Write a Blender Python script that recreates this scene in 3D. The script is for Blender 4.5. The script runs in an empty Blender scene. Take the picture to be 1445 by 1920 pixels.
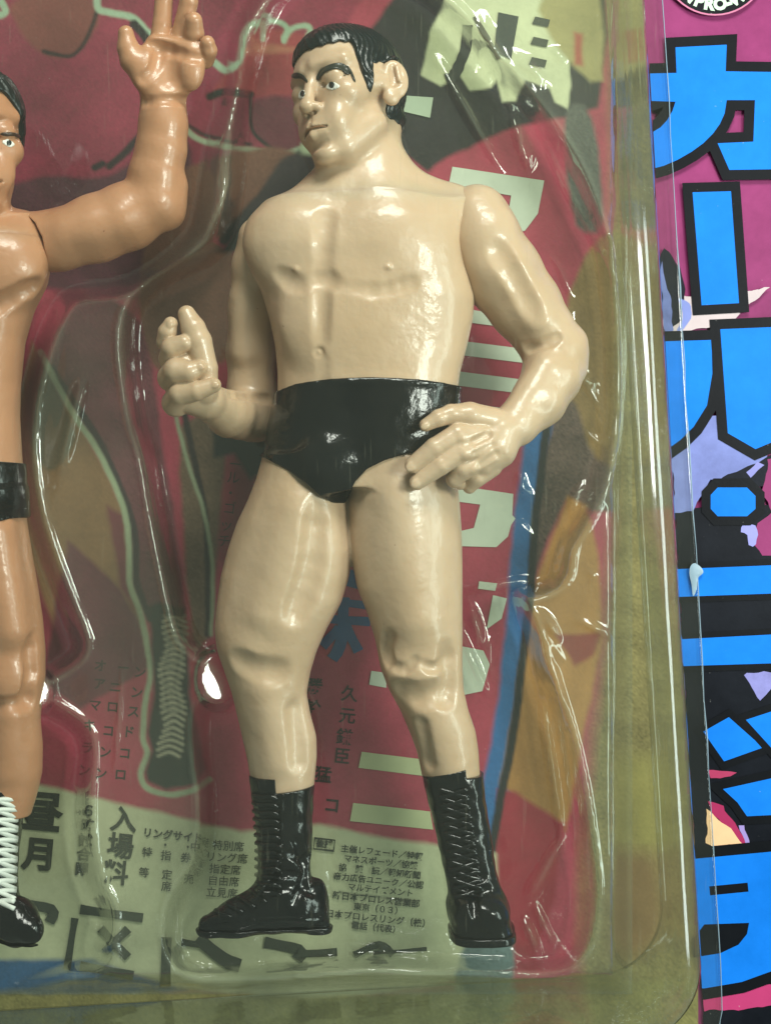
import bpy, bmesh, math, random
import numpy as np
from mathutils import Matrix, Vector

# ------------------------------------------------------------------ units
# modelling unit "u" = 0.1 mm; figures are about 17 cm tall.
U = 1e-4
CXP, CYP = 722.5, 960.0
ZC = 2700.0                  # camera distance (u) to the plane through the figures
DCARD = -232.0               # printed backing card
DFRONT = 240.0               # front of the blister
ROLL = math.radians(3.4)     # the pack hangs straight, the camera was held tilted

scene = bpy.context.scene
COL = scene.collection

# ------------------------------------------------------------------ camera
cam_d = bpy.data.cameras.new('camera')
cam = bpy.data.objects.new('camera', cam_d)
COL.objects.link(cam)
cam.location = (0, -ZC * U, 0)
cam.rotation_euler = (math.pi / 2, 0, 0)
cam_d.sensor_fit = 'HORIZONTAL'
cam_d.sensor_width = 36.0
cam_d.lens = 36.0 * ZC / 1445.0
cam_d.clip_start = 0.01
cam_d.clip_end = 20.0
scene.camera = cam

# ------------------------------------------------------------------ world, lamps, exposure
world = bpy.data.worlds.new('World')
scene.world = world
world.use_nodes = True
bg = world.node_tree.nodes['Background']
bg.inputs[0].default_value = (0.82, 1.0, 0.92, 1)
bg.inputs[1].default_value = 0.24


def area(name, loc, target, sx, sy, power, color):
    l = bpy.data.lights.new(name, 'AREA')
    l.shape = 'RECTANGLE'
    l.size, l.size_y = sx * U, sy * U
    l.energy = power
    l.color = color
    o = bpy.data.objects.new(name, l)
    COL.objects.link(o)
    o.location = Vector(loc) * U
    o.rotation_euler = (Vector(target) * U - o.location).to_track_quat('-Z', 'Y').to_euler()
    return o


area('window_lamp', (2950, -1550, -150), (0, 0, 0), 560, 2700, 0.52, (0.84, 1.0, 0.97))
area('desk_lamp', (2150, -2600, 600), (0, 0, 0), 760, 900, 0.76, (0.96, 1.0, 0.96))
area('fill_lamp', (500, -2600, 3500), (0, 0, 0), 1800, 1300, 1.9, (1.0, 1.0, 0.98))  # soft overhead fill, added to brighten the shaded areas

scene.view_settings.view_transform = 'Standard'
scene.view_settings.look = 'None'
scene.view_settings.exposure = 0.0
scene.view_settings.gamma = 1.0
scene.render.engine = 'CYCLES'
scene.cycles.use_denoising = True
scene.cycles.max_bounces = 6
scene.cycles.diffuse_bounces = 2
scene.cycles.glossy_bounces = 2
scene.cycles.use_adaptive_sampling = True
scene.cycles.adaptive_threshold = 0.02
scene.cycles.transparent_max_bounces = 24
scene.cycles.caustics_reflective = False
scene.cycles.caustics_refractive = False


# ------------------------------------------------------------------ helpers
def W(px, py, d=0.0):
    f = (ZC - d) / ZC
    return np.array([(px - CXP) * f, -d, (CYP - py) * f])


def srgb(r, g, b):
    def c(v):
        v /= 255.0
        return v / 12.92 if v <= 0.04045 else ((v + 0.055) / 1.055) ** 2.4
    return (c(r), c(g), c(b), 1.0)


def new_mat(name):
    m = bpy.data.materials.new(name)
    m.use_nodes = True
    nt = m.node_tree
    return m, nt, nt.nodes['Principled BSDF'], nt.nodes['Material Output']


def node(nt, typ, **kw):
    n = nt.nodes.new(typ)
    for k, v in kw.items():
        if k.startswith('i_'):
            key = k[2:]
            key = int(key) if key.isdigit() else key.replace('_', ' ')
            n.inputs[key].default_value = v
        else:
            setattr(n, k, v)
    return n


def coords(nt, scale=(1, 1, 1), rot=(0, 0, 0), loc=(0, 0, 0)):
    tc = nt.nodes.new('ShaderNodeTexCoord')
    mp = nt.nodes.new('ShaderNodeMapping')
    mp.inputs['Scale'].default_value = scale
    mp.inputs['Rotation'].default_value = rot
    mp.inputs['Location'].default_value = loc
    nt.links.new(tc.outputs['Object'], mp.inputs['Vector'])
    return mp.outputs['Vector']


def ramp(nt, fac, stops):
    r = nt.nodes.new('ShaderNodeValToRGB')
    els = r.color_ramp.elements
    els[0].position, els[0].color = stops[0]
    els[1].position, els[1].color = stops[1]
    for p, c in stops[2:]:
        e = els.new(p)
        e.color = c
    nt.links.new(fac, r.inputs['Fac'])
    return r.outputs['Color']


def g(v):
    return (v, v, v, 1)


def link_obj(name, data, parent=None):
    o = bpy.data.objects.new(name, data)
    COL.objects.link(o)
    if parent is not None:
        o.parent = parent
        o.matrix_parent_inverse = parent.matrix_world.inverted()
    return o


def tag(o, label=None, cat=None, group=None, kind=None):
    if label:
        o['label'] = label
    if cat:
        o['category'] = cat
    if group:
        o['group'] = group
    if kind:
        o['kind'] = kind
    return o


def empty(name, p):
    o = bpy.data.objects.new(name, None)
    COL.objects.link(o)
    o.empty_display_size = 0.005
    o.location = Vector([float(c) for c in p]) * U
    o.matrix_world = Matrix.Translation(o.location)
    return o


def mesh_obj(name, verts, faces, mats, parent=None, smooth=True):
    """verts in u (world axes), as one mesh object"""
    me = bpy.data.meshes.new(name)
    v = np.asarray(verts, dtype=np.float64) * U
    if isinstance(faces, np.ndarray):
        n, k = faces.shape
        me.vertices.add(len(v))
        me.vertices.foreach_set('co', v.astype(np.float32).ravel())
        me.loops.add(n * k)
        me.loops.foreach_set('vertex_index', faces.astype(np.int32).ravel())
        me.polygons.add(n)
        me.polygons.foreach_set('loop_start', np.arange(0, n * k, k, dtype=np.int32))
        me.update(calc_edges=True)
        me.validate()
    else:
        me.from_pydata([tuple(p) for p in v], [], faces)
        me.update()
    if smooth:
        me.polygons.foreach_set('use_smooth', [True] * len(me.polygons))
    for m in (mats if isinstance(mats, (list, tuple)) else [mats]):
        me.materials.append(m)
    return link_obj(name, me, parent)


def catmull(pts, n=8, closed=False):
    P = [np.array(p, float) for p in pts]
    out = []
    N = len(P)
    rng = range(N if closed else N - 1)
    for i in rng:
        p0 = P[(i - 1) % N] if closed or i > 0 else P[0]
        p1, p2 = P[i], P[(i + 1) % N]
        p3 = P[(i + 2) % N] if closed or i + 2 < N else P[-1]
        for k in range(n):
            t = k / n
            out.append(0.5 * ((2 * p1) + (-p0 + p2) * t + (2 * p0 - 5 * p1 + 4 * p2 - p3) * t * t
                              + (-p0 + 3 * p1 - 3 * p2 + p3) * t ** 3))
    if not closed:
        out.append(P[-1])
    return out


def tube(name, pts, rad, mat, parent, seg=8, taper=None):
    """pts: world points in u; rad number or list; closed ends"""
    P = [np.array(p, float) for p in pts]
    n = len(P)
    R = [rad] * n if np.isscalar(rad) else list(rad)
    verts, faces = [], []
    prev = None
    for i in range(n):
        t = P[min(i + 1, n - 1)] - P[max(i - 1, 0)]
        t = t / (np.linalg.norm(t) + 1e-9)
        a = np.cross(t, [0, 1, 0.01]) if prev is None else prev - t * np.dot(prev, t)
        a /= np.linalg.norm(a) + 1e-9
        prev = a
        b = np.cross(t, a)
        for s in range(seg):
            an = 2 * math.pi * s / seg
            verts.append(P[i] + R[i] * (a * math.cos(an) + b * math.sin(an)))
    for i in range(n - 1):
        for s in range(seg):
            s2 = (s + 1) % seg
            faces.append((i * seg + s, i * seg + s2, (i + 1) * seg + s2, (i + 1) * seg + s))
    faces.append(tuple(range(seg))[::-1])
    faces.append(tuple((n - 1) * seg + s for s in range(seg)))
    return mesh_obj(name, verts, faces, mat, parent)


# ------------------------------------------------------------------ signed distance modelling
def smin(a, b, k):
    if k <= 0:
        return np.minimum(a, b)
    h = np.clip(0.5 + 0.5 * (b - a) / k, 0, 1)
    return b + (a - b) * h - k * h * (1 - h)


class Field:
    def __init__(s, lo, hi, h):
        s.h = h
        s.ax = [np.arange(lo[i], hi[i] + h, h, dtype=np.float32) for i in range(3)]
        s.f = np.full([len(a) for a in s.ax], 60.0, dtype=np.float32)

    def grid(s, sl=(slice(None),) * 3):
        return (s.ax[0][sl[0]][:, None, None], s.ax[1][sl[1]][None, :, None], s.ax[2][sl[2]][None, None, :])

    def sl(s, lo, hi):
        r = []
        for i in range(3):
            a = int(np.searchsorted(s.ax[i], lo[i]))
            b = int(np.searchsorted(s.ax[i], hi[i]))
            r.append(slice(a, max(b, a)))
        return tuple(r)

    def op(s, fn, lo, hi, k, mode, m=0):
        m = max(k + 14, m)
        sl = s.sl([c - m for c in lo], [c + m for c in hi])
        if s.f[sl].size == 0:
            return
        gq = fn(*s.grid(sl)).astype(np.float32)
        if mode == 'add':
            s.f[sl] = smin(s.f[sl], gq, k)
        else:
            s.f[sl] = -smin(-s.f[sl], gq, k)

    # primitives ------------------------------------------------------
    def cone(s, a, ra, b, rb, k=10, mode='add'):
        a, b = np.array(a, float), np.array(b, float)
        ba = b - a
        l2 = float(ba @ ba) + 1e-6
        r = max(ra, rb)

        def fn(x, y, z):
            dx, dy, dz = x - a[0], y - a[1], z - a[2]
            t = np.clip((dx * ba[0] + dy * ba[1] + dz * ba[2]) / l2, 0, 1)
            return np.sqrt((dx - t * ba[0]) ** 2 + (dy - t * ba[1]) ** 2 + (dz - t * ba[2]) ** 2) - (ra + (rb - ra) * t)
        s.op(fn, np.minimum(a, b) - r, np.maximum(a, b) + r, k, mode)

    def ell(s, c, r, R=None, k=10, mode='add'):
        c, r = np.array(c, float), np.array(r, float)
        R = np.eye(3) if R is None else R
        ext = np.sqrt(((R * r[None, :]) ** 2).sum(1))

        def fn(x, y, z):
            dx, dy, dz = x - c[0], y - c[1], z - c[2]
            q0 = q1 = 0
            for i in range(3):
                l = dx * R[0, i] + dy * R[1, i] + dz * R[2, i]
                q0 = q0 + (l / r[i]) ** 2
                q1 = q1 + (l / r[i] ** 2) ** 2
            q0 = np.sqrt(q0) + 1e-6
            return q0 * (q0 - 1) / (np.sqrt(q1) + 1e-6)
        s.op(fn, c - ext, c + ext, k, mode)

    def chain(s, pts, k=6, mode='add', kin=None):
        """pts (px,py,d,r): one limb or finger"""
        for i in range(len(pts) - 1):
            a, b = pts[i], pts[i + 1]
            s.cone(W(*a[:3]), a[3], W(*b[:3]), b[3], k if (i == 0 or kin is None) else kin, mode)

    def loft(s, rows, k=10, n=2.2, mode='add', smooth=15):
        """rows (py, left, right, depth centre, half depth): a limb read off its outline"""
        rows = sorted(rows, key=lambda r: -r[0])
        zs = np.array([CYP - r[0] for r in rows], float)
        zz = np.arange(zs[0] - 40, zs[-1] + 40, 1.0)
        ker = np.hanning(smooth * 2 + 1)
        ker /= ker.sum()

        def prof(i):
            v = np.interp(zz, zs, [r[i] for r in rows])
            return np.convolve(np.pad(v, smooth, mode='edge'), ker, mode='valid')
        L, Rr, D, B = [prof(i) for i in (1, 2, 3, 4)]

        def fn(x, y, z):
            zf = z.ravel()
            l, r, d, b = [np.interp(zf, zz, q)[None, None, :] for q in (L, Rr, D, B)]
            cx, a = (l + r) / 2 - CXP, (r - l) / 2
            q = ((np.abs(x - cx) / a) ** n + (np.abs(y + d) / b) ** n) ** (1.0 / n)
            fv = (q - 1) * np.minimum(a, b)
            return np.maximum(fv, np.maximum(z - zs[-1], zs[0] - z))
        lo = [min(r[1] for r in rows) - CXP, -max(r[3] + r[4] for r in rows), zs[0]]
        hi = [max(r[2] for r in rows) - CXP, -min(r[3] - r[4] for r in rows), zs[-1]]
        s.op(fn, lo, hi, k, mode, 62)

    def blur(s, it=1):
        for _ in range(it):
            for ax in range(3):
                f = s.f
                a = np.roll(f, 1, ax)
                b = np.roll(f, -1, ax)
                s.f = (a + 2 * f + b) * 0.25

    # reading -----------------------------------------------------------
    def at(s, p):
        idx = [int(round((p[i] - s.ax[i][0]) / s.h)) for i in range(3)]
        for i in range(3):
            if idx[i] < 0 or idx[i] >= len(s.ax[i]):
                return 60.0
        return float(s.f[tuple(idx)])

    def mesh(s, f=None):
        f = s.f if f is None else f
        ins = f < 0
        c = np.zeros([n - 1 for n in f.shape], np.int8)
        offs = [(i, j, k) for i in (0, 1) for j in (0, 1) for k in (0, 1)]
        sh = c.shape
        for o in offs:
            c += ins[o[0]:o[0] + sh[0], o[1]:o[1] + sh[1], o[2]:o[2] + sh[2]]
        cells = np.argwhere((c > 0) & (c < 8))
        vals = np.stack([f[cells[:, 0] + o[0], cells[:, 1] + o[1], cells[:, 2] + o[2]] for o in offs], 1)
        acc = np.zeros((len(cells), 3))
        cnt = np.zeros(len(cells))
        for a in range(8):
            for b in range(a + 1, 8):
                oa, ob = np.array(offs[a]), np.array(offs[b])
                if np.abs(oa - ob).sum() != 1:
                    continue
                va, vb = vals[:, a], vals[:, b]
                m = (va < 0) != (vb < 0)
                t = np.where(m, va / np.where(m, va - vb, 1), 0)
                acc += np.where(m[:, None], oa[None] + t[:, None] * (ob - oa)[None], 0)
                cnt += m
        pos = cells + acc / cnt[:, None]
        verts = pos * s.h + np.array([s.ax[i][0] for i in range(3)])[None]
        idx = np.full(sh, -1, np.int32)
        idx[tuple(cells.T)] = np.arange(len(cells))
        quads = []
        for ax in range(3):
            u, v = (ax + 1) % 3, (ax + 2) % 3
            s0 = [slice(None)] * 3
            s1 = [slice(None)] * 3
            s0[ax], s1[ax] = slice(0, -1), slice(1, None)
            e0, e1 = ins[tuple(s0)], ins[tuple(s1)]
            ed = np.argwhere(e0 != e1)
            ok = (ed[:, u] > 0) & (ed[:, v] > 0) & (ed[:, u] < f.shape[u] - 1) & (ed[:, v] < f.shape[v] - 1)
            ed = ed[ok]
            flip = e0[tuple(ed.T)]

            def cell(du, dv):
                q = ed.copy()
                q[:, u] += du
                q[:, v] += dv
                return idx[tuple(q.T)]
            q = np.stack([cell(-1, -1), cell(0, -1), cell(0, 0), cell(-1, 0)], 1)
            q[~flip] = q[~flip][:, ::-1]
            quads.append(q)
        quads = np.concatenate(quads)
        quads = quads[(quads >= 0).all(1)]
        return verts, quads


def hit(fields, px, py, off=0.0, d0=225.0, d1=-200.0):
    d = d0
    while d > d1:
        p = W(px, py, d)
        for f in fields:
            if f.at(p) < off:
                return W(px, py, d)
        d -= 1.0
    return W(px, py, -60.0)


def groove(F, pts, depth=3.0, r=12.0, k=8.0, add=False):
    """a soft line pressed into (or raised from) the surface along pixel points"""
    P = [hit([F], q[0], q[1]) for q in (catmull(pts, 3) if len(pts) > 2 else pts)]
    for i in range(len(P) - 1):
        o = np.array([0, (r - depth) if add else -(r - depth), 0])
        F.cone(P[i] + o, r, P[i + 1] + o, r, k, 'add' if add else 'cut')


def decal(name, F, pts, thick, mat, parent, sm=4, cone=None):
    """a coat of paint: a thin shell on the surface inside a pixel outline"""
    P = catmull(pts, sm, True) if sm else [np.array(p, float) for p in pts]
    lo = np.min(P, 0) - 6
    hi = np.max(P, 0) + 6
    x, y, z = F.grid()
    kf = ZC / (ZC + y)
    ppx, ppy = CXP + x * kf, CYP - z * kf
    # crop
    ix = np.where((F.ax[0] * 1.06 + CXP > lo[0] - 30) & (F.ax[0] * 0.94 + CXP < hi[0] + 60))[0]
    iz = np.where((CYP - F.ax[2] > lo[1] - 60) & (CYP - F.ax[2] < hi[1] + 60))[0]
    sx, sz = slice(max(ix[0] - 1, 0), ix[-1] + 1), slice(max(iz[0] - 1, 0), iz[-1] + 1)
    reg = poly_sdf(P, np.broadcast_to(ppx[sx], F.f[sx, :, sz].shape), np.broadcast_to(ppy[:, :, sz], F.f[sx, :, sz].shape))
    f = F.f[sx, :, sz]
    sh = np.maximum(np.maximum(f - thick, -(f + 2.5)), reg * 0.9)
    sh = np.where(np.broadcast_to(y, sh.shape) > 20, 30.0, sh).astype(np.float32)
    G = Field.__new__(Field)
    G.h = F.h
    G.ax = [F.ax[0][sx], F.ax[1], F.ax[2][sz]]
    G.f = sh
    v, q = G.mesh()
    return mesh_obj(name, v, q, mat, parent)


def poly_sdf(P, x, z):
    """2D signed distance to a polygon given as (x,z) points"""
    P = np.array(P, float)
    n = len(P)
    dmin = None
    inside = np.zeros(np.broadcast(x, z).shape, bool)
    for i in range(n):
        a, b = P[i], P[(i + 1) % n]
        e = b - a
        t = np.clip(((x - a[0]) * e[0] + (z - a[1]) * e[1]) / (e @ e + 1e-9), 0, 1)
        dd = (x - a[0] - t * e[0]) ** 2 + (z - a[1] - t * e[1]) ** 2
        dmin = dd if dmin is None else np.minimum(dmin, dd)
        c = ((a[1] > z) != (b[1] > z)) & (x < (b[0] - a[0]) * (z - a[1]) / (b[1] - a[1] + 1e-9) + a[0])
        inside ^= c
    d = np.sqrt(dmin)
    return np.where(inside, -d, d)


def px_poly(pts):
    return [(p[0] - CXP, CYP - p[1]) for p in pts]


def lumps(x, y, z, s, seed=0):
    """cheap smooth waviness"""
    r = np.random.RandomState(seed)
    o = 0
    for _ in range(5):
        k = r.normal(size=3) / s
        o = o + np.sin(x * k[0] + y * k[1] + z * k[2] + r.rand() * 6.28)
    return o / 5.0


# ------------------------------------------------------------------ materials
def skin_mat(name, col, rough=0.30):
    m, nt, p, out = new_mat(name)
    v = coords(nt)
    n1 = node(nt, 'ShaderNodeTexNoise', i_Scale=38.0, i_Detail=5.0, i_Roughness=0.6)
    nt.links.new(v, n1.inputs['Vector'])
    c = ramp(nt, n1.outputs['Fac'], [(0.3, (col[0] * 0.88, col[1] * 0.83, col[2] * 0.76, 1)), (0.68, tuple(min(1, x * 1.04) for x in col[:3]) + (1,))])
    n3 = node(nt, 'ShaderNodeTexNoise', i_Scale=900.0, i_Detail=2.0)
    nt.links.new(v, n3.inputs['Vector'])
    sp = ramp(nt, n3.outputs['Fac'], [(0.76, g(0)), (0.80, g(1))])
    mx = node(nt, 'ShaderNodeMix', data_type='RGBA')
    nt.links.new(sp, mx.inputs[0])
    nt.links.new(c, mx.inputs[6])
    mx.inputs[7].default_value = (col[0] * 0.6, col[1] * 0.5, col[2] * 0.45, 1)
    nt.links.new(mx.outputs[2], p.inputs['Base Color'])
    p.inputs['Roughness'].default_value = rough
    p.inputs['Subsurface Weight'].default_value = 0.2
    p.inputs['Subsurface Radius'].default_value = (1.0, 0.55, 0.3)
    p.inputs['Subsurface Scale'].default_value = 0.0012
    p.inputs['Coat Weight'].default_value = 0.28
    p.inputs['Coat Roughness'].default_value = 0.10
    n2 = node(nt, 'ShaderNodeTexNoise', i_Scale=150.0, i_Detail=3.0, i_Roughness=0.5)
    nt.links.new(v, n2.inputs['Vector'])
    n4 = node(nt, 'ShaderNodeTexNoise', i_Scale=1500.0, i_Detail=2.0)
    nt.links.new(v, n4.inputs['Vector'])
    b1 = node(nt, 'ShaderNodeBump', i_Strength=0.32, i_Distance=0.0012)
    nt.links.new(n2.outputs['Fac'], b1.inputs['Height'])
    b2 = node(nt, 'ShaderNodeBump', i_Strength=0.25, i_Distance=0.0001)
    nt.links.new(n4.outputs['Fac'], b2.inputs['Height'])
    nt.links.new(b1.outputs['Normal'], b2.inputs['Normal'])
    nt.links.new(b2.outputs['Normal'], p.inputs['Normal'])
    nt.links.new(b2.outputs['Normal'], p.inputs['Coat Normal'])
    return m


def gloss_mat(name, col, rough=0.28, bump=0.3, bscale=350.0, bdist=0.0006, dust=0.0):
    m, nt, p, out = new_mat(name)
    v = coords(nt)
    n2 = node(nt, 'ShaderNodeTexNoise', i_Scale=bscale, i_Detail=4.0)
    nt.links.new(v, n2.inputs['Vector'])
    b1 = node(nt, 'ShaderNodeBump', i_Strength=bump, i_Distance=bdist)
    nt.links.new(n2.outputs['Fac'], b1.inputs['Height'])
    nt.links.new(b1.outputs['Normal'], p.inputs['Normal'])
    p.inputs['Roughness'].default_value = rough
    n1 = node(nt, 'ShaderNodeTexNoise', i_Scale=160.0, i_Detail=6.0, i_Roughness=0.7)
    nt.links.new(v, n1.inputs['Vector'])
    d = tuple(min(1, x + dust) for x in col[:3]) + (1,)
    c = ramp(nt, n1.outputs['Fac'], [(0.45, col), (0.75, d)])
    nt.links.new(c, p.inputs['Base Color'])
    return m


def print_mat(name, col, speck=0.06, rough=0.65, attr=None):
    m, nt, p, out = new_mat(name)
    v = coords(nt)
    n1 = node(nt, 'ShaderNodeTexNoise', i_Scale=120.0, i_Detail=8.0, i_Roughness=0.7)
    nt.links.new(v, n1.inputs['Vector'])
    lo = tuple(x * (1 - speck * 2) for x in col[:3]) + (1,)
    hi = tuple(min(1, x * (1 + speck) + 0.004) for x in col[:3]) + (1,)
    n0 = node(nt, 'ShaderNodeTexNoise', i_Scale=34.0, i_Detail=3.0)
    nt.links.new(v, n0.inputs['Vector'])
    av = node(nt, 'ShaderNodeMix', data_type='FLOAT', i_0=0.45)
    nt.links.new(n1.outputs['Fac'], av.inputs[2])
    nt.links.new(n0.outputs['Fac'], av.inputs[3])
    if attr:
        at = node(nt, 'ShaderNodeAttribute', attribute_name=attr)
        mot = ramp(nt, av.outputs[0], [(0.36, g(1 - speck * 2)), (0.64, g(1 + speck))])
        mu = node(nt, 'ShaderNodeMix', data_type='RGBA', blend_type='MULTIPLY', i_0=1.0)
        nt.links.new(at.outputs['Color'], mu.inputs[6])
        nt.links.new(mot, mu.inputs[7])
        c = mu.outputs[2]
    else:
        c = ramp(nt, av.outputs[0], [(0.36, lo), (0.64, hi)])
    p.inputs['Specular IOR Level'].default_value = 0.12
    n2 = node(nt, 'ShaderNodeTexNoise', i_Scale=1400.0, i_Detail=2.0)
    nt.links.new(v, n2.inputs['Vector'])
    sp = ramp(nt, n2.outputs['Fac'], [(0.76, g(0)), (0.81, g(0.35))])
    mx = node(nt, 'ShaderNodeMix', data_type='RGBA')
    nt.links.new(sp, mx.inputs[0])
    nt.links.new(c, mx.inputs[6])
    mx.inputs[7].default_value = (0.62, 0.62, 0.58, 1)
    nt.links.new(mx.outputs[2], p.inputs['Base Color'])
    p.inputs['Roughness'].default_value = rough
    b = node(nt, 'ShaderNodeBump', i_Strength=0.12, i_Distance=0.0001)
    nt.links.new(n2.outputs['Fac'], b.inputs['Height'])
    nt.links.new(b.outputs['Normal'], p.inputs['Normal'])
    return m


def clear_mat(name, tint, haze, hazecol, bump=0.2, bscale=60.0, bdist=0.0006, rough=0.05, scratch=0.5, spec=1.0, vstretch=1.0, stress=None):
    """thin aged plastic sheet: clear, a little yellow and milky, scuffed"""
    m, nt, p, out = new_mat(name)
    nt.nodes.remove(p)
    v = coords(nt)
    tr = node(nt, 'ShaderNodeBsdfTransparent')
    tr.inputs[0].default_value = tint
    di = node(nt, 'ShaderNodeBsdfDiffuse')
    di.inputs[0].default_value = hazecol
    tl = node(nt, 'ShaderNodeBsdfTranslucent')
    tl.inputs[0].default_value = hazecol
    dd = node(nt, 'ShaderNodeMixShader', i_0=0.4)
    nt.links.new(di.outputs[0], dd.inputs[1])
    nt.links.new(tl.outputs[0], dd.inputs[2])
    mh = node(nt, 'ShaderNodeMixShader', i_0=haze)
    if scratch > 0:
        n1 = node(nt, 'ShaderNodeTexNoise', i_Scale=30.0, i_Detail=3.0, i_Roughness=0.65)
        nt.links.new(v, n1.inputs['Vector'])
        hz = node(nt, 'ShaderNodeMapRange', i_1=0.3, i_2=0.75, i_3=haze * 0.5, i_4=haze * 1.5)
        nt.links.new(n1.outputs['Fac'], hz.inputs[0])
        fac = hz.outputs[0]
        # fine scratches and specks of wear
        for rot, sc, th, amt in (((0, 0.45, 0), (2000, 2000, 150), 0.78, 0.6), ((0, -0.9, 0), (1700, 1700, 110), 0.785, 0.5)):
            vs = coords(nt, sc, rot)
            ns = node(nt, 'ShaderNodeTexNoise', i_Scale=1.0, i_Detail=0.0)
            nt.links.new(vs, ns.inputs['Vector'])
            mr = node(nt, 'ShaderNodeMapRange', i_1=th, i_2=th + 0.05, i_3=0.0, i_4=amt * scratch)
            nt.links.new(ns.outputs['Fac'], mr.inputs[0])
            ad = node(nt, 'ShaderNodeMath', operation='ADD', use_clamp=True)
            nt.links.new(fac, ad.inputs[0])
            nt.links.new(mr.outputs[0], ad.inputs[1])
            fac = ad.outputs[0]
        nt.links.new(fac, mh.inputs[0])
    if stress:
        at = node(nt, 'ShaderNodeAttribute', attribute_name=stress)
        ad = node(nt, 'ShaderNodeMath', operation='ADD', use_clamp=True)
        ad.inputs[1].default_value = haze
        nt.links.new(at.outputs['Fac'], ad.inputs[0])
        nt.links.new(ad.outputs[0], mh.inputs[0])
    nt.links.new(tr.outputs[0], mh.inputs[1])
    nt.links.new(dd.outputs[0], mh.inputs[2])
    gl = node(nt, 'ShaderNodeBsdfGlossy')
    gl.inputs['Roughness'].default_value = rough
    vb = coords(nt, (1, 1, vstretch))
    nb = node(nt, 'ShaderNodeTexNoise', i_Scale=bscale, i_Detail=2.0, i_Roughness=0.6)
    nt.links.new(vb, nb.inputs['Vector'])
    b = node(nt, 'ShaderNodeBump', i_Strength=bump, i_Distance=bdist)
    nt.links.new(nb.outputs['Fac'], b.inputs['Height'])
    nt.links.new(b.outputs['Normal'], gl.inputs['Normal'])
    # a thin sheet reflects alike from both sides
    ge = node(nt, 'ShaderNodeNewGeometry')
    ior = node(nt, 'ShaderNodeMapRange', i_1=0.0, i_2=1.0, i_3=1.5, i_4=1 / 1.5)
    nt.links.new(ge.outputs['Backfacing'], ior.inputs[0])
    fr = node(nt, 'ShaderNodeFresnel', i_IOR=1.5)
    nt.links.new(ior.outputs[0], fr.inputs['IOR'])
    nt.links.new(b.outputs['Normal'], fr.inputs['Normal'])
    fm = node(nt, 'ShaderNodeMath', operation='MULTIPLY', use_clamp=True)
    fm.inputs[1].default_value = spec
    nt.links.new(fr.outputs[0], fm.inputs[0])
    mf = node(nt, 'ShaderNodeMixShader')
    nt.links.new(fm.outputs[0], mf.inputs[0])
    nt.links.new(mh.outputs[0], mf.inputs[1])
    nt.links.new(gl.outputs[0], mf.inputs[2])
    nt.links.new(mf.outputs[0], out.inputs['Surface'])
    return m


M = {}
M['skin_pale'] = skin_mat('pale_vinyl', srgb(199, 172, 144), 0.36)
M['skin_tan'] = skin_mat('tan_vinyl', srgb(188, 138, 104), 0.38)
M['black_vinyl'] = gloss_mat('black_vinyl', srgb(9, 12, 13), 0.17, 0.35, 420, 0.0006, 0.006)
M['black_hair'] = gloss_mat('black_hair', srgb(16, 24, 24), 0.28, 0.5, 420, 0.0006)
M['black_boot'] = gloss_mat('black_boot', srgb(9, 12, 13), 0.17, 0.4, 260, 0.0009, 0.005)
M['white_lace'] = gloss_mat('white_lace', srgb(225, 230, 222), 0.45, 0.3, 600, 0.0002)
M['eye_white'] = gloss_mat('eye_white', srgb(232, 232, 222), 0.30, 0.0)
M['iris'] = gloss_mat('iris_paint', srgb(38, 44, 40), 0.30, 0.0)
M['pupil'] = gloss_mat('pupil_paint', srgb(12, 14, 14), 0.3, 0.0)
M['brow'] = gloss_mat('brow_paint', srgb(44, 46, 38), 0.30, 0.2)
M['brow_brown'] = gloss_mat('brow_brown_paint', srgb(58, 40, 28), 0.35, 0.2)
M['lip'] = gloss_mat('lip_line', srgb(134, 96, 66), 0.4, 0.0)


# ------------------------------------------------------------------ heads
def rot_yzr(yaw, tilt, roll):
    """columns: head right, head up, head forward in world axes"""
    cy, sy = math.cos(yaw), math.sin(yaw)
    A = np.array([[cy, 0, -sy], [-sy, 0, -cy], [0, 1, 0]], float)
    ct, st = math.cos(tilt), math.sin(tilt)
    T = np.array([[1, 0, 0], [0, ct, st], [0, -st, ct]])
    cr, sr = math.cos(roll), math.sin(roll)
    Rl = np.array([[cr, 0, -sr], [0, 1, 0], [sr, 0, cr]])
    return Rl @ T @ A


def vmap(v):
    return v if v > 10 else 10 + (v - 10) * 1.2


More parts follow.
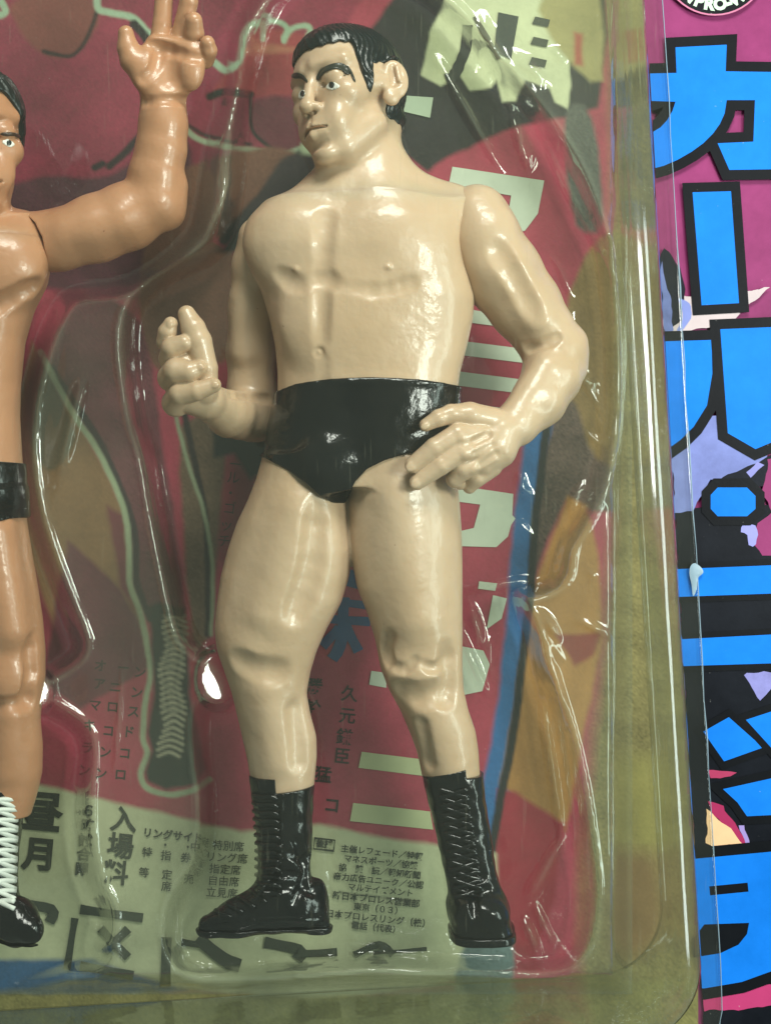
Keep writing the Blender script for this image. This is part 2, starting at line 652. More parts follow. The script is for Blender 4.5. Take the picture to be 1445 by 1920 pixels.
def head_sdf(F, C, R, s=1.0, lean=False, ears=True):
    def H(u, v, w):
        return C + R @ (np.array([u, vmap(v), w]) * s)

    def el(c, r, k, mode='add', rr=None):
        F.ell(H(*c), np.array(r) * s, R if rr is None else R @ rr, k * s, mode)

    def co(a, ra, b, rb, k, mode='add'):
        F.cone(H(*a), ra * s, H(*b), rb * s, k * s, mode)
    jw = 0.88 if lean else 1.0
    el((0, 34, -14), (89, 97, 107), 10)                       # skull
    el((0, 48, 34), (71, 60, 64), 25)                           # forehead
    el((0, -44, 20), (64 * jw, 70, 66), 30)                          # jaw block
    el((0, -80, 48), (41 * jw, 36, 42), 22)                          # chin block
    el((0, -101, 78), (25, 19, 20), 14)                         # chin
    for sg in (-1, 1):
        co((sg * 60 * jw, -54, -2), 17, (sg * 28 * jw, -94, 48), 16, 26)  # jaw line
        el((sg * 48, -16, 56), (32, 28, 30), 26)                # cheekbone
        if not lean:
            co((sg * 50, -10, 60), 12, (sg * 82, 2, 4), 12, 24)    # zygoma
        co((sg * 14, 38, 92), 11, (sg * 62, 40, 66), 12, 12)      # brow ridge
        el((sg * 30, -54, 74), (27, 30, 22), 24)                # muzzle sides
    el((0, -62, 80), (32, 30, 28), 14)
    for sg in (-1, 1):                                          # sockets and lids
        el((sg * 38, 12, 100), (25, 17, 20), 12, 'cut')
        el((sg * 40, 10, 78), (23, 19, 16), 7)
        co((sg * 24, 1, 85), 3, (sg * 60, 3, 69), 3, 8, 'cut')
    co((0, 34, 87), 8.5, (0, -24, 107), 12, 10)              # nose
    el((0, -32, 110), (15, 12, 14), 9)
    for sg in (-1, 1):
        el((sg * 15, -34, 97), (9, 9, 12), 6)
        el((sg * 8, -42, 102), (4, 4, 6), 2, 'cut')
    co((0, -42, 106), 3, (0, -54, 106), 3, 4, 'cut')
    for sg in (-1, 1):                                          # lips
        co((sg * 7, -63, 105), 5, (sg * 29, -70, 90), 3.2, 6)
        co((0, -76, 103), 6.5, (sg * 22, -75, 93), 4, 6)
    co((-28, -69, 96), 2.5, (0, -67, 112), 3.0, 2, 'cut')
    co((28, -69, 96), 2.5, (0, -67, 112), 3.0, 2, 'cut')
    co((-18, -92, 94), 4, (18, -92, 94), 4, 9, 'cut')
    for sg in ((-1, 1) if ears else ()):                        # ears
        a = -math.radians(34) * sg
        E = np.array([[math.cos(a), 0, math.sin(a)], [0, 1, 0], [-math.sin(a), 0, math.cos(a)]])
        c0 = np.array([sg * 101.0, 6, -22])

        def ep(n, v, w):
            return tuple(c0 + E @ np.array([sg * n, v, w]))
        el(ep(0, 0, 0), (9, 38, 26), 5, 'add', E)
        el(ep(0, -28, 10), (10, 17, 16), 5, 'add', E)
        el(ep(12, 6, -1), (13, 25, 14), 4, 'cut', E)
        co(ep(4, 20, -6), 4.5, ep(5, -4, -8), 5, 4)
        el(ep(9, -8, 5), (9, 9, 7), 3, 'cut', E)
        co(ep(2, 2, 22), 6, ep(3, -14, 20), 6, 6)
    return H


HAIRLINE = ([0, 20, 44, 53, 56, 58, 61, 64, 67, 74, 77, 80, 100, 108, 116, 180],
            [72, 69, 72, 71, 62, 42, 26, -6, -20, -22, 4, 34, 42, 10, -50, -66])
HAIRLINE2 = ([0, 20, 34, 44, 52, 60, 66, 72, 78, 82, 100, 108, 116, 180],
             [88, 86, 74, 52, 30, 14, -4, -14, -20, -24, -30, -40, -66, -80])


def hair_field(F, C, R, line, s=1.0, thick=5.0, seed=3, comb=0.0, ears=True):
    x, y, z = F.grid()
    dx, dy, dz = x - C[0], y - C[1], z - C[2]
    u = (dx * R[0, 0] + dy * R[1, 0] + dz * R[2, 0]) / s
    v = (dx * R[0, 1] + dy * R[1, 1] + dz * R[2, 1]) / s
    w = (dx * R[0, 2] + dy * R[1, 2] + dz * R[2, 2]) / s
    phi = np.degrees(np.arctan2(np.abs(u), w))
    vl = np.interp(phi.ravel(), line[0], line[1]).reshape(phi.shape)
    strand = np.sin(phi * 0.9 + 5 * np.sin(v * 0.06) + v * 0.10) * 0.8 + np.sin(u * 0.33 + v * 0.12 + w * 0.21) * 0.7
    vl = vl + 1.6 * np.sin(phi * 0.5) + 0.5 * np.sin(phi * 2.1 + 1)
    edge = np.clip((v - vl) / 22.0, 0, 1)
    crown = np.clip((v - 40) / 80.0, 0, 1)
    shell = F.f - (1.5 + thick * edge + 7 * crown * (1 + comb) + strand * edge * (1.0 + 0.6 * comb))
    shell = np.maximum(shell, -(F.f + 9))
    if ears:
        ear = np.sqrt(((np.abs(u) - 114) / 30) ** 2 + ((v + 2) / 52) ** 2 + ((w + 28) / 40) ** 2)
        shell = np.maximum(shell, (1 - ear) * 16)
    return np.maximum(shell, (vl - v) * 0.8 * s).astype(np.float32)


def face_paint(fig, F, H, brows, brow_mat, eyes, lip):
    for pts in brows:
        decal('eyebrow', F, pts, 2.6, brow_mat, fig)
    for white, iris, pupil in eyes:
        e = decal('eye', F, white, 0.9, M['eye_white'], fig)

        def disc(c, r, ry):
            return [(c[0] + r * math.cos(t * math.pi / 5), c[1] + ry * math.sin(t * math.pi / 5)) for t in range(10)]
        decal('iris', F, disc(*iris), 1.6, M['iris'], e, 2)
        decal('pupil', F, disc(*pupil), 2.2, M['pupil'], e, 2)
    P = [H(*q) for q in lip]
    tube('lip_line', catmull(P, 4), [0.8 + 1.5 * math.sin(math.pi * i / (4 * (len(P) - 1))) for i in range(4 * (len(P) - 1) + 1)], M['lip'], fig, 6)


def finish(name, F, mat, parent, f=None):
    v, q = F.mesh(f)
    return mesh_obj(name, v, q, mat, parent)


def bounds(x0, x1, y0, y1, d0, d1):
    return [x0 - CXP, -d1, CYP - y1], [x1 - CXP, -d0, CYP - y0]


def joined(name, parts, mat, parent):
    vs, qs, o = [], [], 0
    for v, q in parts:
        vs.append(v)
        qs.append(q + o)
        o += len(v)
    return mesh_obj(name, np.concatenate(vs), np.concatenate(qs), mat, parent)


# ================================================================== the pale wrestler figure
fig1 = empty('wrestler_figure', W(650, 1750, 0))
tag(fig1, 'pale vinyl wrestler figure in black trunks and black laced boots, one hand at the hip', 'toy figure')

C1 = W(652, 188, 12)
R1 = rot_yzr(math.radians(43), math.radians(9), math.radians(7))


def body1(F, head=True):
    # trunk of the body
    F.loft([(392, 512, 858, 0, 70), (420, 478, 862, 2, 92), (470, 468, 866, 4, 104), (520, 480, 880, 4, 106), (560, 494, 889, 2, 104),
            (600, 506, 886, 0, 100), (650, 516, 875, 0, 97), (700, 521, 862, 2, 96), (740, 521, 857, 2, 98), (790, 510, 856, 2, 102),
            (840, 502, 853, 2, 104), (880, 496, 850, 0, 102), (915, 500, 846, 0, 96)], 12, 2.35)
    F.cone(W(520, 432, -6), 40, W(850, 402, -6), 48, 40)            # shoulder girdle
    F.cone(W(650, 360, -14), 62, W(560, 410, -14), 44, 40)            # trapezius
    F.cone(W(715, 345, -14), 58, W(835, 395, -14), 44, 40)
    # neck
    F.cone(W(684, 255, -10), 64, W(692, 350, -12), 72, 22)
    F.cone(W(722, 225, -10), 30, W(640, 362, 56), 16, 26)              # neck muscle
    F.cone(W(652, 300, 22), 24, W(640, 365, 34), 18, 24)
    # chest and belly
    F.cone(W(702, 335, 2), 60, W(718, 430, 36), 64, 44)
    F.cone(W(630, 350, 6), 44, W(572, 428, 36), 54, 44)
    F.ell(W(550, 452, 44), (80, 48, 70), None, 46)
    F.ell(W(716, 448, 44), (114, 50, 84), None, 54)
    F.ell(W(640, 600, 66), (104, 40, 84), None, 44)
    if not head:
        groove(F, [(611, 396), (606, 445), (602, 522)], 3.6, 26, 8)
        groove(F, [(602, 530), (599, 640)], 1.6, 24, 6)
        groove(F, [(600, 680), (600, 715)], 1.2, 24, 5)
        groove(F, [(520, 526), (556, 534), (598, 524)], 1.0, 30, 4)
        groove(F, [(610, 526), (700, 546), (745, 542), (775, 534)], 1.0, 30, 4)
        for q in ((556, 504), (728, 500)):
            p = hit([F], *q)
            F.ell(p + np.array([0, 2, 0]), (6, 4.5, 5), None, 4)
        p = hit([F], 598, 660)
        F.ell(p + np.array([0, -2, 0]), (9, 8, 9), None, 6, 'cut')
        F.ell(p + np.array([0, 5, 0]), (5, 4, 5), None, 3)
    # legs
    F.loft([(860, 494, 650, 0, 90), (900, 480, 652, 0, 92), (940, 464, 652, 2, 94), (980, 445, 656, 4, 94), (1030, 428, 661, 6, 92),
            (1080, 415, 655, 8, 88), (1130, 408, 640, 10, 84), (1180, 404, 612, 12, 80), (1220, 409, 594, 12, 74), (1260, 423, 582, 10, 68),
            (1300, 436, 575, 6, 66), (1340, 445, 582, 2, 64), (1380, 454, 593, 0, 62), (1420, 463, 594, 0, 58), (1470, 472, 589, 0, 52),
            (1500, 476, 586, 0, 50)], 14, 2.1)
    F.loft([(860, 664, 850, 4, 94), (900, 655, 855, 4, 98), (940, 652, 861, 6, 98), (1000, 654, 865, 8, 96), (1050, 660, 866, 10, 92),
            (1100, 669, 866, 12, 88), (1150, 689, 866, 14, 82), (1200, 704, 866, 16, 76), (1250, 713, 866, 16, 70), (1290, 728, 868, 12, 66),
            (1330, 750, 877, 8, 64), (1370, 767, 891, 4, 62), (1410, 782, 897, 2, 58), (1450, 790, 899, 2, 54), (1490, 800, 905, 2, 50)], 8, 2.1)
    F.cone(W(560, 960, 66), 34, W(500, 1150, 68), 26, 40)              # thigh muscle
    F.cone(W(745, 930, 70), 34, W(780, 1160, 70), 26, 40)
    # knees
    if not head:
        F.ell(W(772, 1266, 60), (40, 26, 36), None, 26)
        F.cone(W(800, 1330, 50), 22, W(845, 1430, 32), 16, 28)
        F.ell(W(470, 1215, 52), (36, 30, 40), None, 26)
        F.cone(W(500, 1300, 50), 18, W(520, 1430, 38), 14, 28)
        groove(F, [(738, 1250), (758, 1254), (778, 1238)], 3, 9, 8)
        groove(F, [(796, 1246), (814, 1254), (838, 1242)], 3, 9, 8)
        groove(F, [(742, 1300), (785, 1308), (832, 1298)], 2.2, 20, 18)
        groove(F, [(726, 1195), (718, 1215), (724, 1240)], 2.4, 12, 12)
        groove(F, [(846, 1220), (850, 1280), (840, 1310)], 1.6, 18, 16)
        groove(F, [(440, 1242), (480, 1258), (530, 1262)], 1.6, 20, 18)
        groove(F, [(600, 960), (590, 1060), (560, 1150)], 2.5, 22, 20)
        groove(F, [(560, 1330), (566, 1430)], 1.6, 18, 16)
        groove(F, [(788, 1360), (800, 1430)], 3, 12, 12)
    if head:
        head_sdf(F, C1, R1)


lo, hi = bounds(385, 930, 352, 1505, -125, 150)
FB = Field(lo, hi, 3.2)
body1(FB, False)
lo, hi = bounds(450, 905, 20, 398, -140, 170)
FH = Field(lo, hi, 1.9)
body1(FH, True)
H1 = lambda u, v, w: C1 + R1 @ np.array([u, vmap(v), w], float)


def sink(F, top=None, bottom=None, m=26.0):
    z = F.ax[2][None, None, :]
    o = 0 * z
    if top:
        o = o + 2 * np.clip((z - (F.ax[2][-1] - m)) / m, 0, 1)
    if bottom:
        o = o + 2 * np.clip(((F.ax[2][0] + m) - z) / m, 0, 1)
    return (F.f + o).astype(np.float32)


body_main = joined('body', [FB.mesh(sink(FB, top=True)), FH.mesh(sink(FH, bottom=True))], M['skin_pale'], fig1)

# hair
finish('hair', FH, M['black_hair'], fig1, hair_field(FH, C1, R1, HAIRLINE))

# trunks
gx, gy, gz = FB.grid()
trunk_poly = px_poly([(478, 738), (521, 737), (560, 726), (620, 719), (700, 716), (780, 719), (830, 724), (900, 732), (900, 846), (850, 845),
                      (800, 847), (760, 855), (720, 867), (690, 882), (668, 905), (655, 930), (648, 944), (628, 944), (604, 932), (575, 906),
                      (545, 884), (500, 860), (478, 852)])
reg = poly_sdf(trunk_poly, gx[:, :, 0], gz[:, 0, :].reshape(1, -1)).astype(np.float32)[:, None, :]
tf = FB.f.copy()
FBf = FB.f
FB.f = tf
FB.ell(W(612, 872, 92), (44, 24, 46), None, 24)
tf = FB.f
FB.f = FBf
band = 1.6 * np.exp(-((gz - (CYP - 726)) / 7.0) ** 2)
tr = np.maximum(tf - 4.0 - band - 1.0 * lumps(gx, gy, gz, 14, 5), reg)
tr = np.maximum(tr, -(FB.f + 14))
finish('trunks', FB, M['black_vinyl'], fig1, tr.astype(np.float32))

# face paint
face_paint(fig1, FH, H1,
           [[(592, 147), (597, 134), (607, 125), (620, 119), (635, 116.5), (646, 119.5), (653, 127), (656, 138), (649, 138), (641, 131.5), (630, 128.5), (617, 131.5), (605, 138), (598, 148)],
            [(650, 121), (659, 131), (667, 152), (662, 149), (655, 134)],
            [(546, 143), (549, 137), (558, 135), (567, 139), (574, 146), (578, 153), (572, 152), (563, 147), (553, 147)]],
           M['brow'],
           [([(610.5, 164), (614, 157), (622, 153), (630, 154.5), (638, 161), (631, 166), (622, 168.5), (614, 167)], ((621.5, 158.5), 5.8, 6.6), ((621.5, 157.5), 3.2, 3.4)),
            ([(559, 183), (560, 175), (564, 169), (570, 168), (572, 175), (569, 182), (564, 185)], ((567, 175), 4.8, 6.6), ((566.5, 174), 2.6, 3.4))],
           [(-29, -70, 93), (-18, -67.5, 103), (0, -66.5, 108.2), (18, -67.5, 103), (29, -70, 93)])


# ------------------------------------------------------------------ arms of the pale figure
def nail(F, px, py, d, ang, l=11, wd=8):
    a = math.radians(ang)
    R = np.array([[math.cos(a), 0, -math.sin(a)], [0, 1, 0], [math.sin(a), 0, math.cos(a)]])
    p = hit([F], px, py)
    F.ell(p + np.array([0, 0.8, 0]), (l, 3.4, wd), R, 0.5)


lo, hi = bounds(735, 1120, 325, 940, -110, 165)
FA = Field(lo, hi, 2.2)
FA.chain([(893, 408, -6, 62), (905, 440, -6, 66), (940, 512, -10, 74), (985, 575, -14, 67), (1020, 625, -12, 58), (1040, 662, -6, 55),
          (1034, 706, 8, 54), (1010, 750, 30, 49), (968, 795, 60, 39)], 14)
FA.ell(W(915, 455, 34), (52, 34, 66), None, 26)                    # deltoid
FA.cone(W(955, 500, 44), 26, W(1012, 600, 36), 22, 26)               # biceps
FA.cone(W(1075, 640, -6), 24, W(1080, 690, -4), 20, 20)
groove(FA, [(984, 652), (1015, 648), (1045, 632)], 4, 9, 8)            # crook of the arm
FA.cone(W(1020, 690, 46), 22, W(970, 770, 74), 20, 24)
groove(FA, [(935, 470), (965, 520), (1000, 590)], 3, 20, 18)
# hand on the hip
FA.chain([(968, 795, 62, 38), (935, 812, 80, 38), (905, 838, 92, 38)], 12)
FA.chain([(930, 842, 86, 38), (902, 866, 92, 32)], 14)
FA.chain([(925, 790, 92, 26), (880, 780, 108, 25), (845, 777, 120, 18), (822, 784, 128, 15.5), (798, 797, 132, 12)], 4)
FA.chain([(900, 812, 104, 24), (858, 815, 122, 21.5), (815, 840, 130, 19), (774, 872, 128, 15)], 2.5)
FA.chain([(905, 838, 106, 24), (862, 845, 122, 21), (826, 872, 128, 18.5), (782, 904, 126, 14.5)], 1.8)
FA.chain([(905, 862, 98, 23), (868, 878, 112, 21), (852, 898, 104, 16), (862, 906, 90, 12)], 1.8)
FA.chain([(918, 872, 88, 24), (892, 894, 94, 20), (880, 912, 86, 13.5)], 1.8)
nail(FA, 771, 874, 140, 38, 12, 9)
nail(FA, 779, 906, 138, 38, 11, 9)
nail(FA, 796, 799, 141, 30, 9, 7)
for a, b in (((900, 815), (868, 824)), ((912, 836), (872, 852)), ((920, 855), (885, 878))):
    groove(FA, [a, b], 3.0, 9, 8, True)       # tendons and knuckles
groove(FA, [(890, 828), (915, 815)], 2.5, 7, 6)
groove(FA, [(892, 852), (922, 834)], 2.5, 7, 6)
groove(FA, [(902, 872), (930, 852)], 2.5, 7, 6)
seam = [(770, 300), (876, 338), (856, 360), (842, 392), (837, 430), (842, 470), (858, 520), (878, 556), (896, 578), (760, 600), (700, 450)]
gx2, gy2, gz2 = FA.grid()
cutp = poly_sdf(px_poly(seam), gx2[:, :, 0], gz2[:, 0, :].reshape(1, -1))[:, None, :]
FA.f = np.maximum(FA.f, 2.6 - cutp.astype(np.float32))
FA.f = FA.f + 0.7 * lumps(gx2, gy2, gz2, 30, 8).astype(np.float32)
finish('arm', FA, M['skin_pale'], fig1)['label'] = 'bent arm with the hand resting at the hip'

lo, hi = bounds(280, 530, 385, 850, -150, 185)
FL = Field(lo, hi, 2.0)
FL.chain([(486, 446, -24, 40), (480, 500, -42, 44), (474, 580, -64, 46), (471, 660, -80, 46), (472, 740, -82, 46), (468, 778, -66, 46),
          (430, 776, 2, 42), (385, 750, 84, 33)], 14)
FL.cone(W(455, 560, -30), 20, W(458, 660, -46), 22, 22)
FL.cone(W(488, 800, -66), 26, W(455, 800, -26), 22, 18)
groove(FL, [(432, 738), (470, 742), (505, 748)], 4, 9, 8)
# raised, half closed hand
FL.chain([(385, 750, 92, 33), (352, 735, 104, 36), (348, 690, 106, 36), (345, 660, 104, 28)], 12)
FL.chain([(384, 735, 116, 24), (384, 690, 124, 23), (372, 640, 128, 24), (362, 615, 128, 22), (350, 589, 126, 16)], 3)
FL.chain([(332, 660, 110, 22), (312, 640, 116, 18), (314, 622, 126, 17), (320, 607, 130, 13)], 1.6)
FL.chain([(322, 672, 112, 24), (322, 652, 136, 19), (345, 643, 140, 16)], 1.5)
FL.chain([(322, 708, 112, 26), (330, 695, 140, 23), (355, 697, 146, 20), (374, 690, 144, 15)], 1.5)
FL.chain([(330, 755, 104, 26), (338, 738, 136, 21), (368, 733, 146, 18), (400, 722, 146, 14)], 1.5)
nail(FL, 374, 688, 156, 10, 9, 7)
nail(FL, 402, 721, 156, 12, 8, 7)
nail(FL, 318, 608, 141, 70, 9, 6)



gx3, gy3, gz3 = FL.grid()
seam2 = [(492, 380), (482, 430), (481, 470), (486, 520), (492, 545), (560, 560), (580, 380)]
cutp = poly_sdf(px_poly(seam2), gx3[:, :, 0], gz3[:, 0, :].reshape(1, -1))[:, None, :]
FL.f = np.maximum(FL.f, 2.0 - cutp.astype(np.float32))
finish('arm', FL, M['skin_pale'], fig1)['label'] = 'arm bent up at the elbow with half closed hand'


# ------------------------------------------------------------------ boots
def boot_finish(name, F, parent, sole_y, sole_h, cut_top=None, wob=2.0, seed=1, pull=0):
    x, y, z = F.grid()
    F.f = F.f + wob * lumps(x, y, z, 13, seed).astype(np.float32) + 0.45 * lumps(x, y, z, 6, seed + 9).astype(np.float32)
    zb = CYP - sole_y
    f = np.maximum(F.f, zb + sole_h - z)
    if cut_top is not None:
        f = np.maximum(f, cut_top(x, y, z))
    b = finish(name, F, M['black_boot'], parent, f.astype(np.float32))
    so = F.f - 5.0
    so = np.maximum(so, np.maximum(zb - z, z - (zb + sole_h + 1.0)))
    finish('sole', F, M['black_boot'], b, so.astype(np.float32))
    return b


def lace(parent, fields, pts, r, mat, sub=4):
    P = []
    for q in catmull(pts, sub):
        P.append(hit(fields, q[0], q[1]) + np.array([0, -r * 0.6, 0]))
    # soften depth jumps
    P = np.array(P)
    for _ in range(2):
        P[1:-1] = (P[:-2] + 2 * P[1:-1] + P[2:]) / 4
    return tube('lace', P, r, mat, parent, 6)


# side-on boot
lo, hi = bounds(340, 640, 1430, 1765, -90, 100)
FO = Field(lo, hi, 2.0)
FO.loft([(1440, 466, 592, 0, 62), (1480, 470, 589, 0, 60), (1530, 478, 586, 0, 56), (1580, 483, 585, 0, 54), (1630, 485, 581, 2, 52),
         (1670, 478, 590, 4, 52), (1710, 470, 600, 4, 50)], 8, 2.3)
FO.cone(W(572, 1700, 2), 44, W(500, 1702, 6), 42, 14)
FO.cone(W(500, 1700, 6), 42, W(440, 1722, 14), 34, 14)
FO.cone(W(440, 1722, 14), 34, W(394, 1737, 20), 22, 12)
FO.cone(W(592, 1665, 0), 18, W(600, 1735, 0), 20, 12)
FO.cone(W(530, 1480, 66), 3, W(528, 1610, 62), 3, 5)                  # seam down the side
FO.cone(W(528, 1610, 62), 3, W(478, 1690, 62), 3, 5)
groove(FO, [(500, 1652), (535, 1640), (574, 1648)], 4, 8, 7)
groove(FO, [(505, 1676), (545, 1662), (586, 1672)], 3.5, 8, 7)
groove(FO, [(545, 1600), (570, 1612), (582, 1606)], 3, 8, 7)
groove(FO, [(560, 1580), (575, 1640), (556, 1690)], 4, 9, 8)
groove(FO, [(600, 1722), (480, 1728), (400, 1738)], 2.5, 5, 4)


def top1(x, y, z):
    zt = np.where(x < 522 - CXP, CYP - 1452, CYP - (1478 - (x + CXP - 522) * 0.12))
    return z - zt


bootA = boot_finish('boot', FO, fig1, 1749, 13, top1, seed=2)
bootA['label'] = 'boot seen from the side, toe pointing away from the other foot'
for i in range(13):
    y0 = 1490 + i * 15
    x0 = 478 + min(i, 6) * 1.2
    lace(bootA, [FO], [(x0 - 4, y0), (x0 + 12, y0 + 5), (x0 + 30, y0 + 3), (x0 + 42, y0 + 9)], 5.0, M['black_boot'], 3)
for i in range(4):
    lace(bootA, [FO], [(470 - i * 22, 1668 + i * 13), (486 - i * 22, 1682 + i * 11), (500 - i * 22, 1692 + i * 9)], 5.0, M['black_boot'], 3)

# front-on boot
lo, hi = bounds(770, 985, 1415, 1760, -80, 175)
FR = Field(lo, hi, 2.0)
FR.loft([(1425, 786, 906, 0, 60), (1450, 791, 905, 0, 60), (1500, 803, 909, 2, 58), (1560, 816, 919, 4, 56), (1620, 829, 926, 8, 56),
         (1660, 838, 937, 14, 60), (1700, 842, 950, 20, 68), (1735, 845, 958, 24, 74), (1752, 846, 959, 24, 76)], 8, 3.2)
FR.cone(W(878, 1700, 30), 42, W(890, 1712, 66), 38, 12)
FR.cone(W(915, 1708, 40), 40, W(916, 1716, 70), 36, 12)
groove(FR, [(886, 1670), (890, 1724)], 3, 8, 6)
groove(FR, [(848, 1640), (875, 1650), (905, 1644)], 3, 8, 7)
groove(FR, [(852, 1664), (885, 1674), (915, 1666)], 3, 8, 7)


def top2(x, y, z):
    zt = np.where(x < 872 - CXP, CYP - (1452 - (x + CXP - 790) * 0.22), CYP - 1450)
    return z - zt


bootB = boot_finish('boot', FR, fig1, 1747, 13, top2, seed=6)
bootB['label'] = 'boot seen from the front with crossed black laces'
for i in range(12):
    y0 = 1480 + i * 17
    xm = 850 + i * 2.6
    hw = 27
    lace(bootB, [FR], [(xm - hw, y0), (xm - 8, y0 + 5), (xm + 10, y0 + 12), (xm + hw, y0 + 15)], 4.8, M['black_boot'], 3)
    lace(bootB, [FR], [(xm + hw, y0), (xm + 8, y0 + 5), (xm - 10, y0 + 12), (xm - hw, y0 + 15)], 4.8, M['black_boot'], 3)

# ================================================================== the tan wrestler figure
fig2 = empty('wrestler_figure', W(-100, 1765, 0))
tag(fig2, 'tan orange vinyl wrestler figure with one hand raised and white laced boots', 'toy figure')
C2 = W(-50, 272, 20)
R2 = rot_yzr(math.radians(-26), math.radians(-2), math.radians(3))


def mir(rows, c):
    return [(r[0], 2 * c - r[2], 2 * c - r[1], r[3], r[4]) for r in rows]


def body2(F, head=True):
    F.loft([(412, -240, 52, 0, 70), (440, -276, 84, 2, 92), (480, -286, 94, 4, 104), (530, -276, 88, 4, 106), (580, -250, 62, 2, 102),
            (640, -232, 44, 0, 98), (720, -226, 36, 0, 94), (780, -226, 34, 0, 96), (860, -236, 38, 0, 102), (920, -246, 44, 0, 98), (960, -240, 44, 0, 92)], 12, 2.35)
    F.cone(W(-235, 450, -6), 46, W(45, 450, -6), 46, 40)
    F.cone(W(-90, 400, -14), 66, W(-200, 450, -14), 46, 40)
    F.cone(W(-90, 400, -14), 66, W(10, 445, -14), 46, 40)
    F.cone(W(-60, 350, -8), 62, W(-85, 430, -10), 70, 20)
    F.ell(W(-180, 500, 52), (88, 46, 68), None, 36)
    F.ell(W(-15, 500, 52), (88, 46, 68), None, 36)
    if not head:
        groove(F, [(-97, 480), (-97, 560), (-97, 680)], 5, 16, 8)
        groove(F, [(-80, 560), (0, 572), (70, 540)], 3.5, 15, 14)
        groove(F, [(-114, 560), (-194, 572), (-264, 540)], 3.5, 15, 14)
    leg = [(920, -100, 42, 0, 90), (980, -96, 48, 4, 94), (1050, -84, 60, 6, 92), (1100, -74, 70, 8, 88), (1160, -66, 80, 10, 82),
           (1220, -58, 86, 12, 76), (1270, -52, 86, 12, 70), (1310, -46, 79, 8, 66), (1350, -40, 75, 4, 64), (1400, -38, 79, 2, 62),
           (1450, -42, 78, 0, 58), (1500, -46, 66, 0, 52), (1530, -50, 56, 0, 50)]
    F.loft(leg, 12, 2.1)
    F.loft(mir(leg, -104), 12, 2.1)
    F.ell(W(12, 1275, 60), (36, 26, 38), None, 26)
    if not head:
        groove(F, [(-30, 1322), (15, 1330), (58, 1318)], 3.5, 15, 14)
        groove(F, [(60, 1200), (66, 1260), (56, 1310)], 3, 14, 12)
    F.cone(W(20, 1340, 56), 18, W(10, 1450, 44), 14, 24)
    F.cone(W(-10, 1000, 74), 32, W(20, 1180, 74), 24, 34)
    if head:
        head_sdf(F, C2, R2, 1.0, True, False)


lo, hi = bounds(-320, 120, 430, 1535, -125, 150)
FB2 = Field(lo, hi, 3.6)
body2(FB2, False)
lo, hi = bounds(-320, 120, 105, 474, -140, 175)
FH2 = Field(lo, hi, 2.5)
body2(FH2, True)
joined('body', [FB2.mesh(sink(FB2, top=True)), FH2.mesh(sink(FH2, bottom=True))], M['skin_tan'], fig2)
H2 = lambda u, v, w: C2 + R2 @ np.array([u, vmap(v), w], float)
finish('hair', FH2, M['black_hair'], fig2, hair_field(FH2, C2, R2, HAIRLINE2, 1.0, 7.0, 4, 0.6, False))
face_paint(fig2, FH2, H2,
           [[(0, 252), (3, 248), (18, 247), (32, 249), (40, 256), (36, 258), (26, 255), (12, 255)], [(-36, 256), (-50, 249), (-70, 250), (-84, 260), (-68, 257), (-50, 256)]],
           M['brow_brown'],
           [([(3, 266), (8, 261), (18, 261), (28, 270), (22, 276), (12, 274)], ((17, 267.5), 5.8, 6.4), ((17, 267), 3.2, 3.4)),
            ([(-70, 270), (-62, 263), (-52, 263), (-46, 269), (-54, 275), (-64, 276)], ((-57, 269), 5.6, 6.4), ((-57, 268.5), 3.2, 3.4))],
           [(-29, -70, 93), (-18, -67.5, 103), (0, -66.5, 108.2), (18, -67.5, 103), (29, -70, 93)])
gx, gy, gz = FB2.grid()
tp2 = px_poly([(-300, 872), (-97, 862), (110, 872), (110, 965), (40, 972), (-40, 1000), (-80, 1040), (-114, 1040), (-154, 1000), (-234, 972), (-300, 965)])
reg = poly_sdf(tp2, gx[:, :, 0], gz[:, 0, :].reshape(1, -1)).astype(np.float32)[:, None, :]
tr = np.maximum(np.maximum(FB2.f - 4.0 - 1.0 * lumps(gx, gy, gz, 14, 5), reg), -(FB2.f + 14))
finish('trunks', FB2, M['black_vinyl'], fig2, tr.astype(np.float32))

# raised arm
lo, hi = bounds(20, 425, -75, 545, -110, 130)
FU = Field(lo, hi, 2.2)
FU.chain([(60, 455, -4, 58), (110, 450, -4, 56), (180, 428, -6, 62), (240, 405, -8, 62), (288, 378, -6, 54), (292, 330, 0, 50),
          (302, 280, 6, 46), (306, 235, 10, 44), (306, 195, 14, 43)], 12)
FU.cone(W(318, 400, -10), 26, W(330, 350, -6), 20, 20)
FU.cone(W(130, 432, 30), 30, W(220, 415, 30), 26, 26)
FU.ell(W(310, 130, 30), (64, 30, 60), None, 16)                    # palm
FU.ell(W(270, 128, 50), (26, 20, 40), None, 16)
FU.ell(W(360, 122, 48), (24, 20, 46), None, 16)
FU.cone(W(290, 78, 44), 14, W(375, 92, 44), 14, 14)
FU.cone(W(318, 145, 60), 12, W(310, 95, 62), 12, 20, 'cut')
FU.chain([(275, 140, 40, 26), (250, 112, 46, 24), (240, 90, 50, 19), (236, 62, 54, 14.5)], 7)
FU.chain([(300, 85, 30, 21), (304, 45, 34, 18), (307, 0, 38, 16.5), (308, -38, 42, 14)], 2.5)
FU.chain([(336, 80, 30, 20), (346, 40, 40, 18), (354, 2, 52, 17), (356, -24, 62, 14)], 2.5)
FU.chain([(362, 90, 32, 20), (364, 62, 52, 18.5), (363, 38, 66, 16)], 2)
FU.chain([(384, 110, 32, 18), (391, 94, 52, 16), (389, 80, 62, 13.5)], 2)
groove(FU, [(282, 82), (320, 96), (372, 108)], 4, 9, 8)
groove(FU, [(268, 150), (292, 130), (300, 100)], 4, 10, 9)
